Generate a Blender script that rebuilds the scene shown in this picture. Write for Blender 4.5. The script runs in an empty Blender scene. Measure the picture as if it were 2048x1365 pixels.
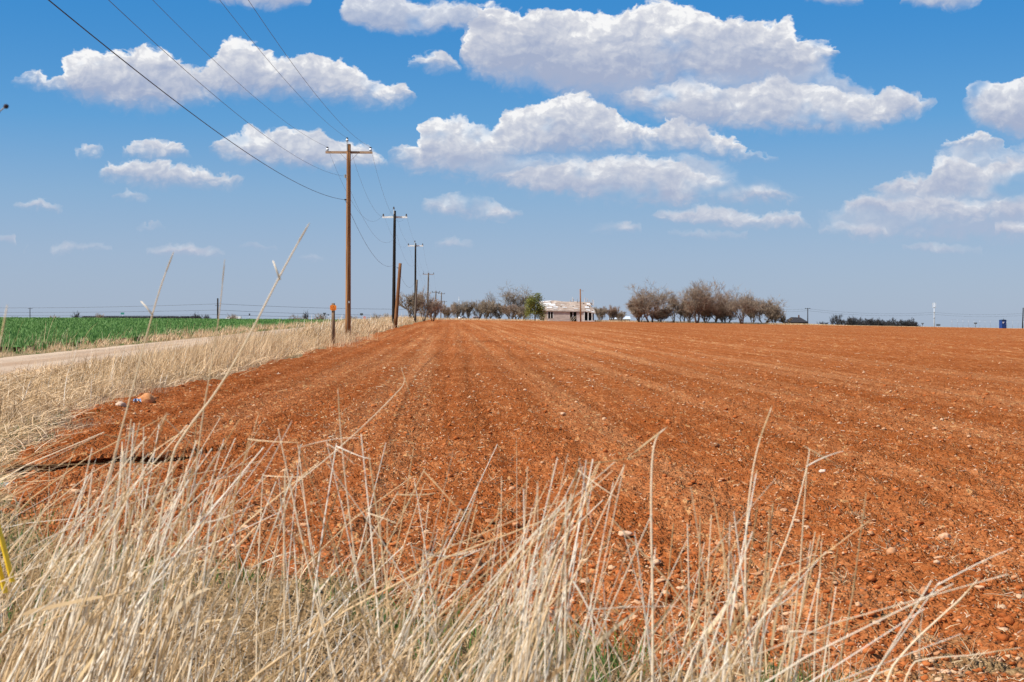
import bpy, bmesh, math, random
import numpy as np
from mathutils import Vector, Matrix

random.seed(7)
RNG = np.random.default_rng(11)
S = bpy.context.scene
COL = S.collection
PI = math.pi

# ------------------------------------------------------------------ camera
F, YH, EYE = 2844.0, 656.0, 1.6          # focal length and eye level in photo pixels, eye height in metres
cam = bpy.data.cameras.new('camera')
cam.sensor_width = 36.0
cam.lens = F / 2048 * 36
cam.shift_y = -(682.5 - YH) / 2048
cam.clip_start, cam.clip_end = 0.05, 40000
cam.dof.use_dof = True
cam.dof.focus_distance = 22
cam.dof.aperture_fstop = 13
co = bpy.data.objects.new('camera', cam)
COL.objects.link(co)
co.location = (0, 0, EYE)
co.rotation_euler = (PI / 2, 0, 0)
S.camera = co

# ------------------------------------------------------------------ light
SUN_EL, SUN_AZ = math.radians(48), (-0.90, -0.44)     # to the left, a little behind the camera
sd = Vector((SUN_AZ[0], SUN_AZ[1], 0)).normalized() * math.cos(SUN_EL) + Vector((0, 0, math.sin(SUN_EL)))
sl = bpy.data.lights.new('sun', 'SUN')
sl.energy = 4.9
sl.angle = math.radians(0.5)
sl.color = (1.0, 0.95, 0.87)
so = bpy.data.objects.new('sun', sl)
COL.objects.link(so)
so.rotation_euler = sd.to_track_quat('Z', 'Y').to_euler()

S.view_settings.view_transform = 'Standard'
S.view_settings.look = 'None'
S.view_settings.gamma = 1
S.view_settings.exposure = 0.25
S.cycles.max_bounces = 5
S.cycles.diffuse_bounces = 2
S.cycles.transmission_bounces = 3
S.cycles.transparent_max_bounces = 6
S.cycles.use_denoising = True


class NT:
    """small helper for building node trees"""
    def __init__(s, tree):
        s.t = tree
    def n(s, typ, **kw):
        nd = s.t.nodes.new(typ)
        for k, v in kw.items():
            setattr(nd, k, v)
        return nd
    def link(s, a, b):
        s.t.links.new(a, b)
    def put(s, sock, v):
        if isinstance(v, bpy.types.NodeSocket):
            s.t.links.new(v, sock)
        else:
            sock.default_value = v
    def m(s, op, a, b=0.0, c=0.0, clamp=False):
        nd = s.n('ShaderNodeMath', operation=op, use_clamp=clamp)
        for i, v in enumerate((a, b, c)):
            s.put(nd.inputs[i], v)
        return nd.outputs[0]
    def sstep(s, v, lo, hi, a=0.0, b=1.0):
        nd = s.n('ShaderNodeMapRange', interpolation_type='SMOOTHSTEP')
        for i, x in enumerate((v, lo, hi, a, b)):
            s.put(nd.inputs[i], x)
        return nd.outputs[0]
    def mix(s, f, a, b, blend='MIX'):
        nd = s.n('ShaderNodeMix', data_type='RGBA', blend_type=blend)
        s.put(nd.inputs[0], f)
        for i, v in ((6, a), (7, b)):
            if isinstance(v, tuple) and len(v) == 3:
                v = (*v, 1)
            s.put(nd.inputs[i], v)
        return nd.outputs[2]
    def xyz(s, x, y, z=0.0):
        nd = s.n('ShaderNodeCombineXYZ')
        for i, v in enumerate((x, y, z)):
            s.put(nd.inputs[i], v)
        return nd.outputs[0]
    def noise(s, vec, scale, detail=3.0, rough=0.5, dim='3D', lac=2.0):
        nd = s.n('ShaderNodeTexNoise', noise_dimensions=dim)
        if vec is not None:
            s.link(vec, nd.inputs['Vector'])
        nd.inputs['Scale'].default_value = scale
        nd.inputs['Detail'].default_value = detail
        nd.inputs['Roughness'].default_value = rough
        nd.inputs['Lacunarity'].default_value = lac
        return nd
    def ramp(s, f, stops):
        nd = s.n('ShaderNodeValToRGB')
        cr = nd.color_ramp
        while len(cr.elements) > 1:
            cr.elements.remove(cr.elements[-1])
        cr.elements[0].position, cr.elements[0].color = stops[0][0], (*stops[0][1], 1)
        for p, c in stops[1:]:
            e = cr.elements.new(p)
            e.color = (*c, 1)
        s.put(nd.inputs[0], f)
        return nd.outputs[0]


# ------------------------------------------------------------------ sky: Nishita plus cumulus clouds by direction
W = bpy.data.worlds.new('World')
S.world = W
W.use_nodes = True
W.cycles.sampling_method = 'MANUAL'
W.cycles.sample_map_resolution = 512
wt = W.node_tree
wt.nodes.clear()
k = NT(wt)
sky = k.n('ShaderNodeTexSky', sky_type='NISHITA')
sky.sun_disc = False
sky.sun_elevation = SUN_EL
sky.sun_rotation = math.atan2(SUN_AZ[0], SUN_AZ[1])
sky.altitude = 300
sky.air_density, sky.dust_density, sky.ozone_density = 1.0, 0.6, 2.5
SKY_STRENGTH = 0.10

tc = k.n('ShaderNodeTexCoord')
sp = k.n('ShaderNodeSeparateXYZ')
k.link(tc.outputs['Generated'], sp.inputs[0])
dx, dy, dz = sp.outputs
ysafe = k.m('MAXIMUM', dy, 0.05)
ax = k.m('DIVIDE', dx, ysafe)                       # tangent of azimuth and of height in the sky
az_ = k.m('DIVIDE', dz, ysafe)
PX = k.m('MULTIPLY_ADD', ax, F, 1024)
PY = k.m('MULTIPLY_ADD', az_, -F, YH)
front = k.sstep(dy, 0.5, 0.7)

CLOUDS = [
 (0.62, 26, 26, 30, .38, .58, [[(770,318,330),(830,300,350),(900,298,356),(1000,310,376),(1100,312,396),(1200,312,414),(1300,310,418),(1400,312,416),(1500,345,412),(1610,396,408)], [(1640,440,470),(1700,405,478),(1780,365,484),(1860,345,486),(1910,290,488),(2000,300,490),(2090,280,492)]]),
 (0.60, 22, 30, 30, .34, .64, [[(925,70,150),(1000,40,176),(1100,60,196),(1200,90,214),(1260,120,236),(1350,120,258),(1500,110,268),(1640,130,268),(1750,188,258),(1840,196,236)], [(1925,205,225),(1970,200,268),(2090,190,300)]]),
 # (opacity, edge softness top, bottom, warp, wispiness, brightness, [ (x, top, bottom) ... ] per cloud)
 (0.90, 14, 15, 15, .34, .66, [[(0,470,485),(30,472,492),(60,482,487)], [(45,505,512),(100,492,518),(150,487,500),(190,487,500),(225,496,502)], [(285,500,508),(340,492,514),(390,491,516),(450,506,512)],
   [(475,490,494),(510,487,500),(560,494,500)], [(600,515,518),(625,510,524),(650,518,522)], [(865,492,494),(900,475,494),(955,490,496)], [(1175,460,464),(1210,446,466),(1250,442,466),(1290,460,464)],
   [(1330,462,468),(1400,466,478),(1500,468,478)], [(1640,462,470),(1670,440,472),(1720,446,472),(1780,452,472)], [(1800,493,500),(1880,488,508),(1965,500,508)], [(1980,455,468),(2010,445,476),(2090,440,478)]]),
 (0.88, 13, 18, 20, .34, .72, [[(30,415,422),(70,405,426),(110,408,426),(135,420,425)], [(222,392,400),(260,380,404),(300,398,402)], [(845,405,425),(880,393,436),(930,391,440),(980,404,443),(1045,432,437)],
   [(1305,430,440),(1350,418,450),(1420,412,456),(1470,424,462),(1520,434,462),(1570,424,455),(1600,430,458),(1625,452,457)], [(1690,410,425),(1740,395,430),(1800,400,435),(1860,385,440),(1950,400,445),(2000,395,440),(2090,390,440)]]),
 (0.86, 11, 17, 22, .38, .80, [[(268,451,457),(300,444,461),(332,454,458)], [(985,355,362),(1040,345,376),(1100,331,388),(1180,325,400),(1220,315,406),(1280,311,412),(1330,317,410),(1370,335,408),(1420,350,406),(1480,364,406),(1530,380,405),(1585,396,402)],
   [(1735,372,385),(1780,363,392),(1850,360,398),(1872,325,398),(1900,312,395),(1940,322,398),(1960,340,402),(2000,328,400),(2090,305,400)]]),
 (0.94, 8, 34, 26, .24, 1.0, [[(778,302,312),(800,294,326),(835,294,340),(842,250,345),(870,240,345),(920,238,345),(960,250,342),(985,268,338),(1000,238,332),(1040,224,322),(1070,208,320),(1110,194,318),(1140,187,316),(1170,190,314),(1200,205,312),(1225,226,310),(1260,250,306),(1290,262,304),(1310,268,304),(1330,244,306),(1370,235,308),(1400,250,310),(1440,270,318),(1470,282,322),(1490,308,322),(1560,314,321)],
   [(1885,292,305),(1910,280,310),(1950,266,310),(1990,288,310),(2030,300,308)]]),
 (0.90, 8, 24, 22, .24, .95, [[(150,305,310),(180,291,317),(206,307,312)], [(240,308,312),(280,285,320),(320,281,322),(350,285,320),(384,310,315)], [(420,300,306),(450,275,322),(480,265,328),(520,262,334),(560,255,336),(600,264,340),(640,261,342),(660,284,342),(700,285,340),(740,300,338),(780,320,326)],
   [(812,120,126),(850,110,142),(885,107,150),(918,136,142)], [(1922,196,204),(1950,170,240),(1985,164,262),(2010,176,270),(2040,158,275),(2090,148,280)]]),
 (0.88, 9, 26, 22, .28, .90, [[(190,350,356),(225,328,366),(270,325,372),(330,319,376),(350,340,378),(390,335,380),(440,345,380),(490,371,376)],
   [(1235,192,198),(1290,174,226),(1340,168,246),(1380,158,258),(1400,163,262),(1450,178,262),(1530,172,260),(1570,148,262),(1600,165,266),(1640,170,268),(1690,194,268),(1740,190,264),(1790,185,246),(1830,200,232),(1870,210,217)]]),
 (0.95, 8, 34, 26, .22, 1.0, [[(25,166,172),(50,146,178),(75,141,182),(97,164,186),(120,150,188),(132,124,192),(150,110,200),(180,104,208),(220,106,218),(270,110,226),(290,102,228),(330,101,226),(360,120,222),(390,144,214),(412,144,206),(432,118,202),(452,94,200),(480,78,200),(500,82,200),(530,104,200),(552,124,200),(600,124,202),(640,121,206),(670,130,208),(690,127,212),(722,146,216),(762,170,218),(800,172,216),(828,196,204)],
   [(915,115,128),(940,70,150),(965,18,160),(985,8,166),(1010,24,166),(1050,26,160),(1080,14,170),(1100,14,182),(1130,27,186),(1160,30,188),(1200,27,190),(1250,24,188),(1290,18,184),(1330,10,180),(1370,18,176),(1400,18,172),(1440,44,170),(1470,39,168),(1500,48,168),(1540,46,168),(1572,40,166),(1600,72,164),(1640,84,152),(1664,90,130),(1675,108,118)]]),
 (0.84, 9, 16, 18, .26, .80, [[(420,-40,8),(480,-50,14),(560,-50,22),(625,-40,14),(638,-5,4)], [(642,20,28),(690,0,54),(740,-6,66),(800,-12,76),(850,10,70),(890,14,62),(930,10,64),(970,14,70),(990,50,60)], [(1600,-30,4),(1650,-40,14),(1710,-40,10),(1730,-5,0)], [(1800,-20,6),(1850,-40,18),(1930,-40,22),(1965,-20,8)]]),
]
X0, XW = -150.0, 2400.0
wv = k.xyz(k.m('MULTIPLY', PX, 0.001), k.m('MULTIPLY', PY, 0.00135))
nA = k.noise(wv, 13.0, 7.0, 0.58, '2D')             # coarse billow warp
nB = k.noise(wv, 7.0, 3.0, 0.5, '2D')
sepA = k.n('ShaderNodeSeparateColor'); k.link(nA.outputs['Color'], sepA.inputs[0])
wx = k.m('SUBTRACT', sepA.outputs[0], 0.5)
wy = k.m('SUBTRACT', sepA.outputs[1], 0.5)
# puffs: cellular bumps on the tops
wv3 = k.n('ShaderNodeVectorMath', operation='ADD')
k.link(wv, wv3.inputs[0])
wsc = k.n('ShaderNodeVectorMath', operation='SCALE'); k.link(nA.outputs['Color'], wsc.inputs[0]); wsc.inputs['Scale'].default_value = 0.06
k.link(wsc.outputs[0], wv3.inputs[1])
def puff(vec):
    vo = k.n('ShaderNodeTexVoronoi', voronoi_dimensions='2D', feature='SMOOTH_F1')
    k.link(vec, vo.inputs['Vector'])
    vo.inputs['Scale'].default_value = 30
    vo.inputs['Detail'].default_value = 2
    vo.inputs['Roughness'].default_value = 0.6
    vo.inputs['Smoothness'].default_value = 0.35
    return vo.outputs['Distance']
pf = puff(wv3.outputs[0])
# light on the billows: the same fields a little towards the sun (up and left)
off = k.n('ShaderNodeVectorMath', operation='ADD'); k.link(wv3.outputs[0], off.inputs[0]); off.inputs[1].default_value = (-0.007, -0.011, 0)
pf2 = puff(off.outputs[0])
offb = k.n('ShaderNodeVectorMath', operation='ADD'); k.link(wv, offb.inputs[0]); offb.inputs[1].default_value = (-0.008, -0.016, 0)
nC = k.noise(wv, 10.0, 5.0, 0.55, '2D')
nD = k.noise(offb.outputs[0], 10.0, 5.0, 0.55, '2D')
emb = k.m('ADD', k.m('MULTIPLY', k.m('SUBTRACT', pf2, pf), 0.5), k.m('MULTIPLY', k.m('SUBTRACT', nC.outputs[0], nD.outputs[0]), 2.6))

def curve(pts_lists, which, x):
    nd = k.n('ShaderNodeFloatCurve')
    cv = nd.mapping.curves[0]
    pts = []
    for pl in pts_lists:
        mid0 = (pl[0][1] + pl[0][2]) / 2; mid1 = (pl[-1][1] + pl[-1][2]) / 2
        pts.append((pl[0][0] - 14, mid0 + (60 if which == 0 else -60)))
        pts += [(q[0], q[1 + which]) for q in pl]
        pts.append((pl[-1][0] + 14, mid1 + (60 if which == 0 else -60)))
    pts.sort()
    pts = [((a - X0) / XW, (b + 150) / 800) for a, b in pts]
    pts = [p for p in pts if 0.0 <= p[0] <= 1.0]
    if pts[0][0] > 0.001: pts.insert(0, (0.0, pts[0][1]))
    if pts[-1][0] < 0.999: pts.append((1.0, pts[-1][1]))
    while len(cv.points) < len(pts):
        cv.points.new(0.5, 0.5)
    for p, q in zip(cv.points, pts):
        p.location = q
        p.handle_type = 'VECTOR'
    nd.mapping.use_clip = False
    nd.mapping.update()
    k.link(x, nd.inputs['Value'])
    return k.m('MULTIPLY_ADD', nd.outputs[0], 800, -150)

hs = k.n('ShaderNodeHueSaturation')
hs.inputs['Saturation'].default_value = 1.25
k.link(sky.outputs[0], hs.inputs['Color'])
# clear-air gradient: the zenith side deeper blue, the horizon paler
el = k.sstep(dz, -0.005, 0.24)
grad = k.ramp(el, [(0.0, (0.345, 0.440, 0.61)), (0.12, (0.32, 0.435, 0.63)), (0.35, (0.235, 0.41, 0.65)), (0.65, (0.105, 0.34, 0.67)), (1.0, (0.030, 0.25, 0.63))])
gscale = k.mix(1.0, grad, (0.84 / SKY_STRENGTH,) * 3, 'MULTIPLY')
cur = k.mix(k.sstep(dy, 0.0, 0.5, 0.0, 0.85), hs.outputs[0], gscale)
for opac, st, sb, warp, wisp, bright, lists in CLOUDS:
    px = k.m('MULTIPLY_ADD', wx, warp * 2.2, PX)
    py = k.m('ADD', k.m('MULTIPLY_ADD', wy, warp * 1.9, PY), k.m('MULTIPLY', k.m('SUBTRACT', 0.45, pf), warp * -0.55))
    xn = k.m('DIVIDE', k.m('SUBTRACT', px, X0), XW)
    T, B = curve(lists, 0, xn), curve(lists, 1, xn)
    dt, db = k.m('SUBTRACT', py, T), k.m('SUBTRACT', B, k.m('MULTIPLY_ADD', wy, -warp * 1.1, py))
    a1, a2 = k.sstep(dt, -2, st), k.sstep(db, -sb * 0.45, sb)
    hf = k.m('DIVIDE', dt, k.m('MAXIMUM', k.m('SUBTRACT', B, T), 14.0))
    wis = k.sstep(nB.outputs[0], wisp - 0.12, wisp + 0.16)
    alpha = k.m('MULTIPLY', k.m('MULTIPLY', a1, a2), k.m('MULTIPLY', wis, k.m('MULTIPLY', front, opac)))
    v = k.m('ADD', k.m('MULTIPLY', hf, 0.78), k.m('MULTIPLY', dt, 0.0030))
    v = k.m('ADD', v, k.m('MULTIPLY', k.m('SUBTRACT', nB.outputs[0], 0.5), 0.70))
    v = k.m('SUBTRACT', v, k.m('MULTIPLY', emb, 0.45))
    b = bright
    mixb = lambda c, h: tuple(x * b + y * (1 - b) for x, y in zip(c, h))
    hz_ = (0.50, 0.55, 0.68)
    cc = k.ramp(v, [(0.05, mixb((.98, .97, .96), hz_)), (0.20, mixb((.77, .775, .81), hz_)), (0.45, mixb((.60, .625, .71), hz_)), (0.72, mixb((.48, .525, .65), hz_)), (1.0, mixb((.38, .44, .60), hz_))])
    cc = k.mix(1.0, cc, (0.84 / SKY_STRENGTH,) * 3, 'MULTIPLY')
    cur = k.mix(alpha, cur, cc)
# loose cloud over the rest of the sky
nb = k.noise(tc.outputs['Generated'], 3.5, 6, 0.55)
rest = k.m('MULTIPLY', k.sstep(nb.outputs[0], 0.54, 0.66), k.m('MULTIPLY', k.sstep(dy, 0.8, 0.3), k.sstep(dz, 0.03, 0.2)))
cur = k.mix(k.m('MULTIPLY', rest, 0.8), cur, (5.5, 5.6, 6.0))
bg = k.n('ShaderNodeBackground')
k.link(cur, bg.inputs[0])
bg.inputs[1].default_value = SKY_STRENGTH
wo = k.n('ShaderNodeOutputWorld')
k.link(bg.outputs[0], wo.inputs[0])

# ------------------------------------------------------------------ terrain
UV = -0.0418                                  # the road, the furrows and the pole line run along x = x0 + UV*y
TA, TB = -0.0149, 0.0103
def crest(u):
    return np.interp(u, [-.37, -.2, -.13, -.065, .1, .2, .36], [178, 215, 245, 318, 345, 330, 312])
def ground(x, y):
    x = np.asarray(x, float); y = np.asarray(y, float)
    u = x / np.maximum(y, 2.0)
    D = crest(u)
    t = (y - D) / 14.0
    drop = 0.017 * 14.0 * np.log1p(np.exp(np.clip(t, -30, 500)) ) if True else 0
    drop = np.where(t > 30, 0.017 * (y - D), 0.017 * 14.0 * np.log1p(np.exp(np.clip(t, -30, 30))))
    xc = np.clip(x, -160, 160)
    z = TA * xc + TB * np.minimum(y, 2500) - drop
    x0 = x - UV * y
    bank = 0.22 * np.exp(-((x0 + 7.2) / 1.5) ** 2) * np.clip((y - 20) / 60, 0, 1)
    return np.maximum(z + bank, -16.0)
def gz(x, y):
    return float(ground(x, y))
def pt(px, py, d):
    return Vector(((px - 1024) / F * d, d, EYE + (YH - py) / F * d))
def wx_(px, d):
    return (px - 1024) / F * d

def hsh(ix, iy, s):
    h = (ix.astype(np.int64) * 374761393 + iy.astype(np.int64) * 668265263 + s * 2147483647) & 0xffffffff
    h = ((h ^ (h >> 13)) * 1274126177) & 0xffffffff
    h = ((h ^ (h >> 15)) * 2246822519) & 0xffffffff
    return ((h ^ (h >> 16)) & 0xffffff) / float(0xffffff)
def vnoise(x, y, s=0):
    ix, iy = np.floor(x), np.floor(y)
    fx, fy = x - ix, y - iy
    fx, fy = fx * fx * (3 - 2 * fx), fy * fy * (3 - 2 * fy)
    a, b, c, d = hsh(ix, iy, s), hsh(ix + 1, iy, s), hsh(ix, iy + 1, s), hsh(ix + 1, iy + 1, s)
    return (a * (1 - fx) + b * fx) * (1 - fy) + (c * (1 - fx) + d * fx) * fy
def fbm(x, y, s=0, o=4, g=0.5):
    r, a, t = 0, 1.0, 0
    for i in range(o):
        r = r + a * vnoise(x * 2 ** i + 17.3 * i, y * 2 ** i + 5.1 * i, s + i); t += a; a *= g
    return r / t
def worley(x, y, s=0):
    ix, iy = np.floor(x), np.floor(y)
    best = np.full(x.shape, 9.0)
    for i in (-1, 0, 1):
        for j in (-1, 0, 1):
            qx = ix + i + hsh(ix + i, iy + j, s); qy = iy + j + hsh(ix + i, iy + j, s + 91)
            rr = 0.75 + 0.6 * hsh(ix + i, iy + j, s + 37)
            best = np.minimum(best, ((qx - x) ** 2 + (qy - y) ** 2) / rr)
    return np.sqrt(best)

# ------------------------------------------------------------------ object helpers
def tag(o, label=None, cat=None, group=None, kind=None):
    for kk, v in (('label', label), ('category', cat), ('group', group), ('kind', kind)):
        if v: o[kk] = v
    return o
def thing(name, label, cat, loc, rz=0.0, group=None):
    o = bpy.data.objects.new(name, None)
    COL.objects.link(o)
    o.location = loc
    o.rotation_euler = (0, 0, rz)
    return tag(o, label, cat, group)
def raw(name, V, Fc, mat, parent=None, smooth=False, attr=None):
    """link vertex and face arrays as one mesh object"""
    me = bpy.data.meshes.new(name)
    V = np.asarray(V, np.float32)
    if isinstance(Fc, np.ndarray):
        n = Fc.shape[1]
        me.vertices.add(len(V)); me.vertices.foreach_set('co', V.ravel())
        me.loops.add(Fc.size); me.loops.foreach_set('vertex_index', Fc.astype(np.int32).ravel())
        me.polygons.add(len(Fc)); me.polygons.foreach_set('loop_start', np.arange(0, Fc.size, n, dtype=np.int32))
        me.polygons.foreach_set('loop_total', np.full(len(Fc), n, np.int32))
        me.update(calc_edges=True)
    else:
        me.from_pydata([tuple(map(float, v)) for v in V], [], Fc)
    if smooth:
        me.polygons.foreach_set('use_smooth', np.ones(len(me.polygons), bool))
    if attr is not None:
        for an, av in attr.items():
            at = me.attributes.new(an, 'FLOAT', 'POINT')
            at.data.foreach_set('value', np.asarray(av, np.float32))
    me.materials.append(mat)
    me.validate()
    o = bpy.data.objects.new(name, me)
    COL.objects.link(o)
    if parent: o.parent = parent
    return o
class MB:
    def __init__(s):
        s.v, s.f = [], []
    def add(s, vs, fs):
        b = len(s.v)
        s.v += [tuple(v) for v in vs]
        s.f += [[i + b for i in f] for f in fs]
        return s
    def box(s, c, size, rot=None):
        hx, hy, hz = size[0] / 2, size[1] / 2, size[2] / 2
        vs = [Vector((x, y, z)) for x in (-hx, hx) for y in (-hy, hy) for z in (-hz, hz)]
        if rot is not None: vs = [rot @ v for v in vs]
        vs = [v + Vector(c) for v in vs]
        return s.add(vs, [[0, 1, 3, 2], [4, 6, 7, 5], [0, 4, 5, 1], [2, 3, 7, 6], [0, 2, 6, 4], [1, 5, 7, 3]])
    def bar(s, p0, p1, w, h):
        p0, p1 = Vector(p0), Vector(p1)
        d = p1 - p0
        return s.box((p0 + p1) / 2, (w, h, d.length), d.to_track_quat('Z', 'Y').to_matrix())
    def tube(s, pts, rs, n=8, cap=True):
        pts = [Vector(p) for p in pts]
        if not hasattr(rs, '__len__'): rs = [rs] * len(pts)
        b = len(s.v)
        ref = Vector((0.31, 0.95, 0.05))
        for i, p in enumerate(pts):
            t = (pts[min(i + 1, len(pts) - 1)] - pts[max(i - 1, 0)]).normalized()
            a = t.cross(ref)
            if a.length < 1e-3: a = t.cross(Vector((1, 0, 0)))
            a.normalize(); c = t.cross(a)
            for q in range(n):
                an = 2 * PI * q / n
                s.v.append(tuple(p + (a * math.cos(an) + c * math.sin(an)) * rs[i]))
        for i in range(len(pts) - 1):
            for q in range(n):
                q2 = (q + 1) % n
                s.f.append([b + i * n + q, b + i * n + q2, b + (i + 1) * n + q2, b + (i + 1) * n + q])
        if cap:
            s.f.append([b + q for q in range(n)][::-1])
            s.f.append([b + (len(pts) - 1) * n + q for q in range(n)])
        return s
    def lathe(s, prof, n=12, c=(0, 0, 0)):
        return s.tube([(c[0], c[1], c[2] + z) for r, z in prof], [max(r, 1e-3) for r, z in prof], n)
    def build(s, name, mat, parent=None, smooth=False):
        return raw(name, s.v, s.f, mat, parent, smooth)
def blob(rng, sub=2, amp=0.3, flat=0.6, freq=1.6):
    bm = bmesh.new()
    bmesh.ops.create_icosphere(bm, subdivisions=sub, radius=1)
    o = Vector(rng.uniform(-40, 40, 3))
    from mathutils import noise as mn
    for v in bm.verts:
        q = v.co.copy()
        v.co = q * (1 + amp * mn.noise(q * freq + o) + amp * 0.4 * mn.noise(q * freq * 2.7 + o))
        v.co.z *= flat
    V = np.array([v.co[:] for v in bm.verts]); Fc = np.array([[v.index for v in f.verts] for f in bm.faces])
    bm.free()
    return V, Fc

def blades(base, tip, w, bow, side=None, seg=5, tube=False, taper=0.85, droop=None):
    """N curved blades. base, tip (N,3); w (N,); bow (N,3) pulls the middle aside; flat ribbons, or three-sided stems."""
    base, tip, bow = (np.asarray(q, float) for q in (base, tip, bow))
    N = len(base)
    t = np.linspace(0, 1, seg + 1)[None, :, None]
    ctrl = (base + tip) / 2 + bow
    P = (1 - t) ** 2 * base[:, None] + 2 * t * (1 - t) * ctrl[:, None] + t ** 2 * tip[:, None]
    T = 2 * (1 - t) * (ctrl - base)[:, None] + 2 * t * (tip - ctrl)[:, None]
    T /= np.linalg.norm(T, axis=2, keepdims=True) + 1e-9
    if side is None:
        an = RNG.uniform(0, 2 * PI, N)
        side = np.stack([np.cos(an), 0.6 * np.sin(an), 0.25 * np.sin(an * 3)], 1)
    A = np.cross(T, np.cross(side[:, None], T))
    A /= np.linalg.norm(A, axis=2, keepdims=True) + 1e-9
    Wd = (np.asarray(w)[:, None, None] * (1 - taper * t ** 1.7))
    if not tube:
        V = np.stack([P - A * Wd / 2, P + A * Wd / 2], 2)
        n = 2
    else:
        Bn = np.cross(T, A)
        V = np.stack([P + (A * math.cos(q) + Bn * math.sin(q)) * Wd / 2 for q in (0, 2.094, 4.189)], 2)
        n = 3
    V = V.reshape(-1, 3)
    idx = np.arange(N)[:, None] * (seg + 1) * n
    i = np.arange(seg)[None, :]
    fs = []
    for q in range(1 if n == 2 else 3):
        q2 = (q + 1) % n
        a = idx + i * n + q; b = idx + i * n + q2
        fs.append(np.stack([a, b, b + n, a + n], 2).reshape(-1, 4))
    return V, np.concatenate(fs)
def join(parts):
    Vs, Fs, b = [], [], 0
    for V, Fc in parts:
        Vs.append(V); Fs.append(Fc + b); b += len(V)
    return np.concatenate(Vs), np.concatenate(Fs)

# ------------------------------------------------------------------ materials
def mat(name, build):
    m = bpy.data.materials.new(name)
    m.use_nodes = True
    m.node_tree.nodes.clear()
    q = NT(m.node_tree)
    out = q.n('ShaderNodeOutputMaterial')
    q.link(build(q), out.inputs[0])
    return m
def bsdf(q, col, rough=0.8, spec=0.3, normal=None, metal=0.0):
    b = q.n('ShaderNodeBsdfPrincipled')
    if isinstance(col, tuple): col = (*col[:3], 1)
    q.put(b.inputs['Base Color'], col)
    q.put(b.inputs['Roughness'], rough)
    b.inputs['Specular IOR Level'].default_value = spec
    b.inputs['Metallic'].default_value = metal
    if normal is not None: q.link(normal, b.inputs['Normal'])
    return b.outputs[0]
def bump(q, h, dist, strength=1.0):
    b = q.n('ShaderNodeBump')
    b.inputs['Distance'].default_value = dist
    b.inputs['Strength'].default_value = strength
    q.link(h, b.inputs['Height'])
    return b.outputs[0]
def pos(q, sc=(1, 1, 1), obj=False):
    if obj:
        src = q.n('ShaderNodeTexCoord').outputs['Object']
    else:
        src = q.n('ShaderNodeNewGeometry').outputs['Position']
    v = q.n('ShaderNodeVectorMath', operation='MULTIPLY')
    q.link(src, v.inputs[0]); v.inputs[1].default_value = sc
    return v.outputs[0]
def simple(name, c1, c2, scale=8.0, rough=0.8, spec=0.3, sc=(1, 1, 1), bmp=0.0, obj=True, metal=0.0):
    def b(q):
        n = q.noise(pos(q, sc, obj), scale, 5, 0.6)
        col = q.mix(q.sstep(n.outputs[0], 0.32, 0.68), c1, c2)
        return bsdf(q, col, rough, spec, bump(q, n.outputs[0], bmp) if bmp else None, metal)
    return mat(name, b)
def straw(name, stops, transl=0.25, scale=9.0):
    """dry or green blades: each blade has its own tone, with nodes and stains along it"""
    def b(q):
        g = q.n('ShaderNodeNewGeometry')
        n = q.noise(g.outputs['Position'], scale, 3, 0.6)
        f = q.m('ADD', q.m('MULTIPLY', g.outputs['Random Per Island'], 0.74), q.m('MULTIPLY', n.outputs[0], 0.26))
        col = q.ramp(f, stops)
        d = q.n('ShaderNodeBsdfPrincipled')
        q.link(col, d.inputs['Base Color']); d.inputs['Roughness'].default_value = 0.62; d.inputs['Specular IOR Level'].default_value = 0.3
        tr = q.n('ShaderNodeBsdfTranslucent'); q.link(col, tr.inputs[0])
        mx = q.n('ShaderNodeMixShader'); mx.inputs[0].default_value = transl
        q.link(d.outputs[0], mx.inputs[1]); q.link(tr.outputs[0], mx.inputs[2])
        return mx.outputs[0]
    return mat(name, b)

M = {}
M['straw'] = straw('dry_straw', [(0.0, (.20, .11, .05)), (0.18, (.40, .25, .12)), (0.4, (.68, .48, .26)), (0.62, (.84, .62, .35)), (0.8, (.80, .66, .48)), (1.0, (.92, .80, .62))], 0.2)
M['straw_stem'] = straw('pale_stem', [(0.10, (.26, .15, .065)), (0.24, (.62, .41, .20)), (0.42, (.95, .69, .41)), (0.60, (.96, .79, .58)), (0.85, (.98, .89, .76))], 0.12, 22)
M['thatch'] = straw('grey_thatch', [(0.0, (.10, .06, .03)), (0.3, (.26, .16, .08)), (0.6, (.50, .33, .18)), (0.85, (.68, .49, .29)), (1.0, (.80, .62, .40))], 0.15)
M['verge'] = straw('verge_straw', [(0.0, (.24, .14, .06)), (0.2, (.48, .31, .15)), (0.45, (.76, .51, .28)), (0.7, (.89, .64, .38)), (1.0, (.95, .78, .57))], 0.25, 1.0)
M['weed_grey'] = straw('grey_weed', [(0.0, (.16, .10, .06)), (0.5, (.36, .25, .16)), (1.0, (.56, .42, .29))], 0.1, 3.0)
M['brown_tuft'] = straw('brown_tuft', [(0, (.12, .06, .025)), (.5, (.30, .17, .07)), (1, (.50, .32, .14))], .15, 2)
M['green'] = straw('green_blade', [(0.0, (.035, .075, .015)), (0.4, (.07, .15, .025)), (0.75, (.12, .24, .04)), (1.0, (.21, .33, .07))], 0.3)
M['wheat'] = straw('green_crop', [(0.0, (.080, .160, .036)), (0.5, (.130, .245, .060)), (1.0, (.21, .35, .10))], 0.2, 1.0)

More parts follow.
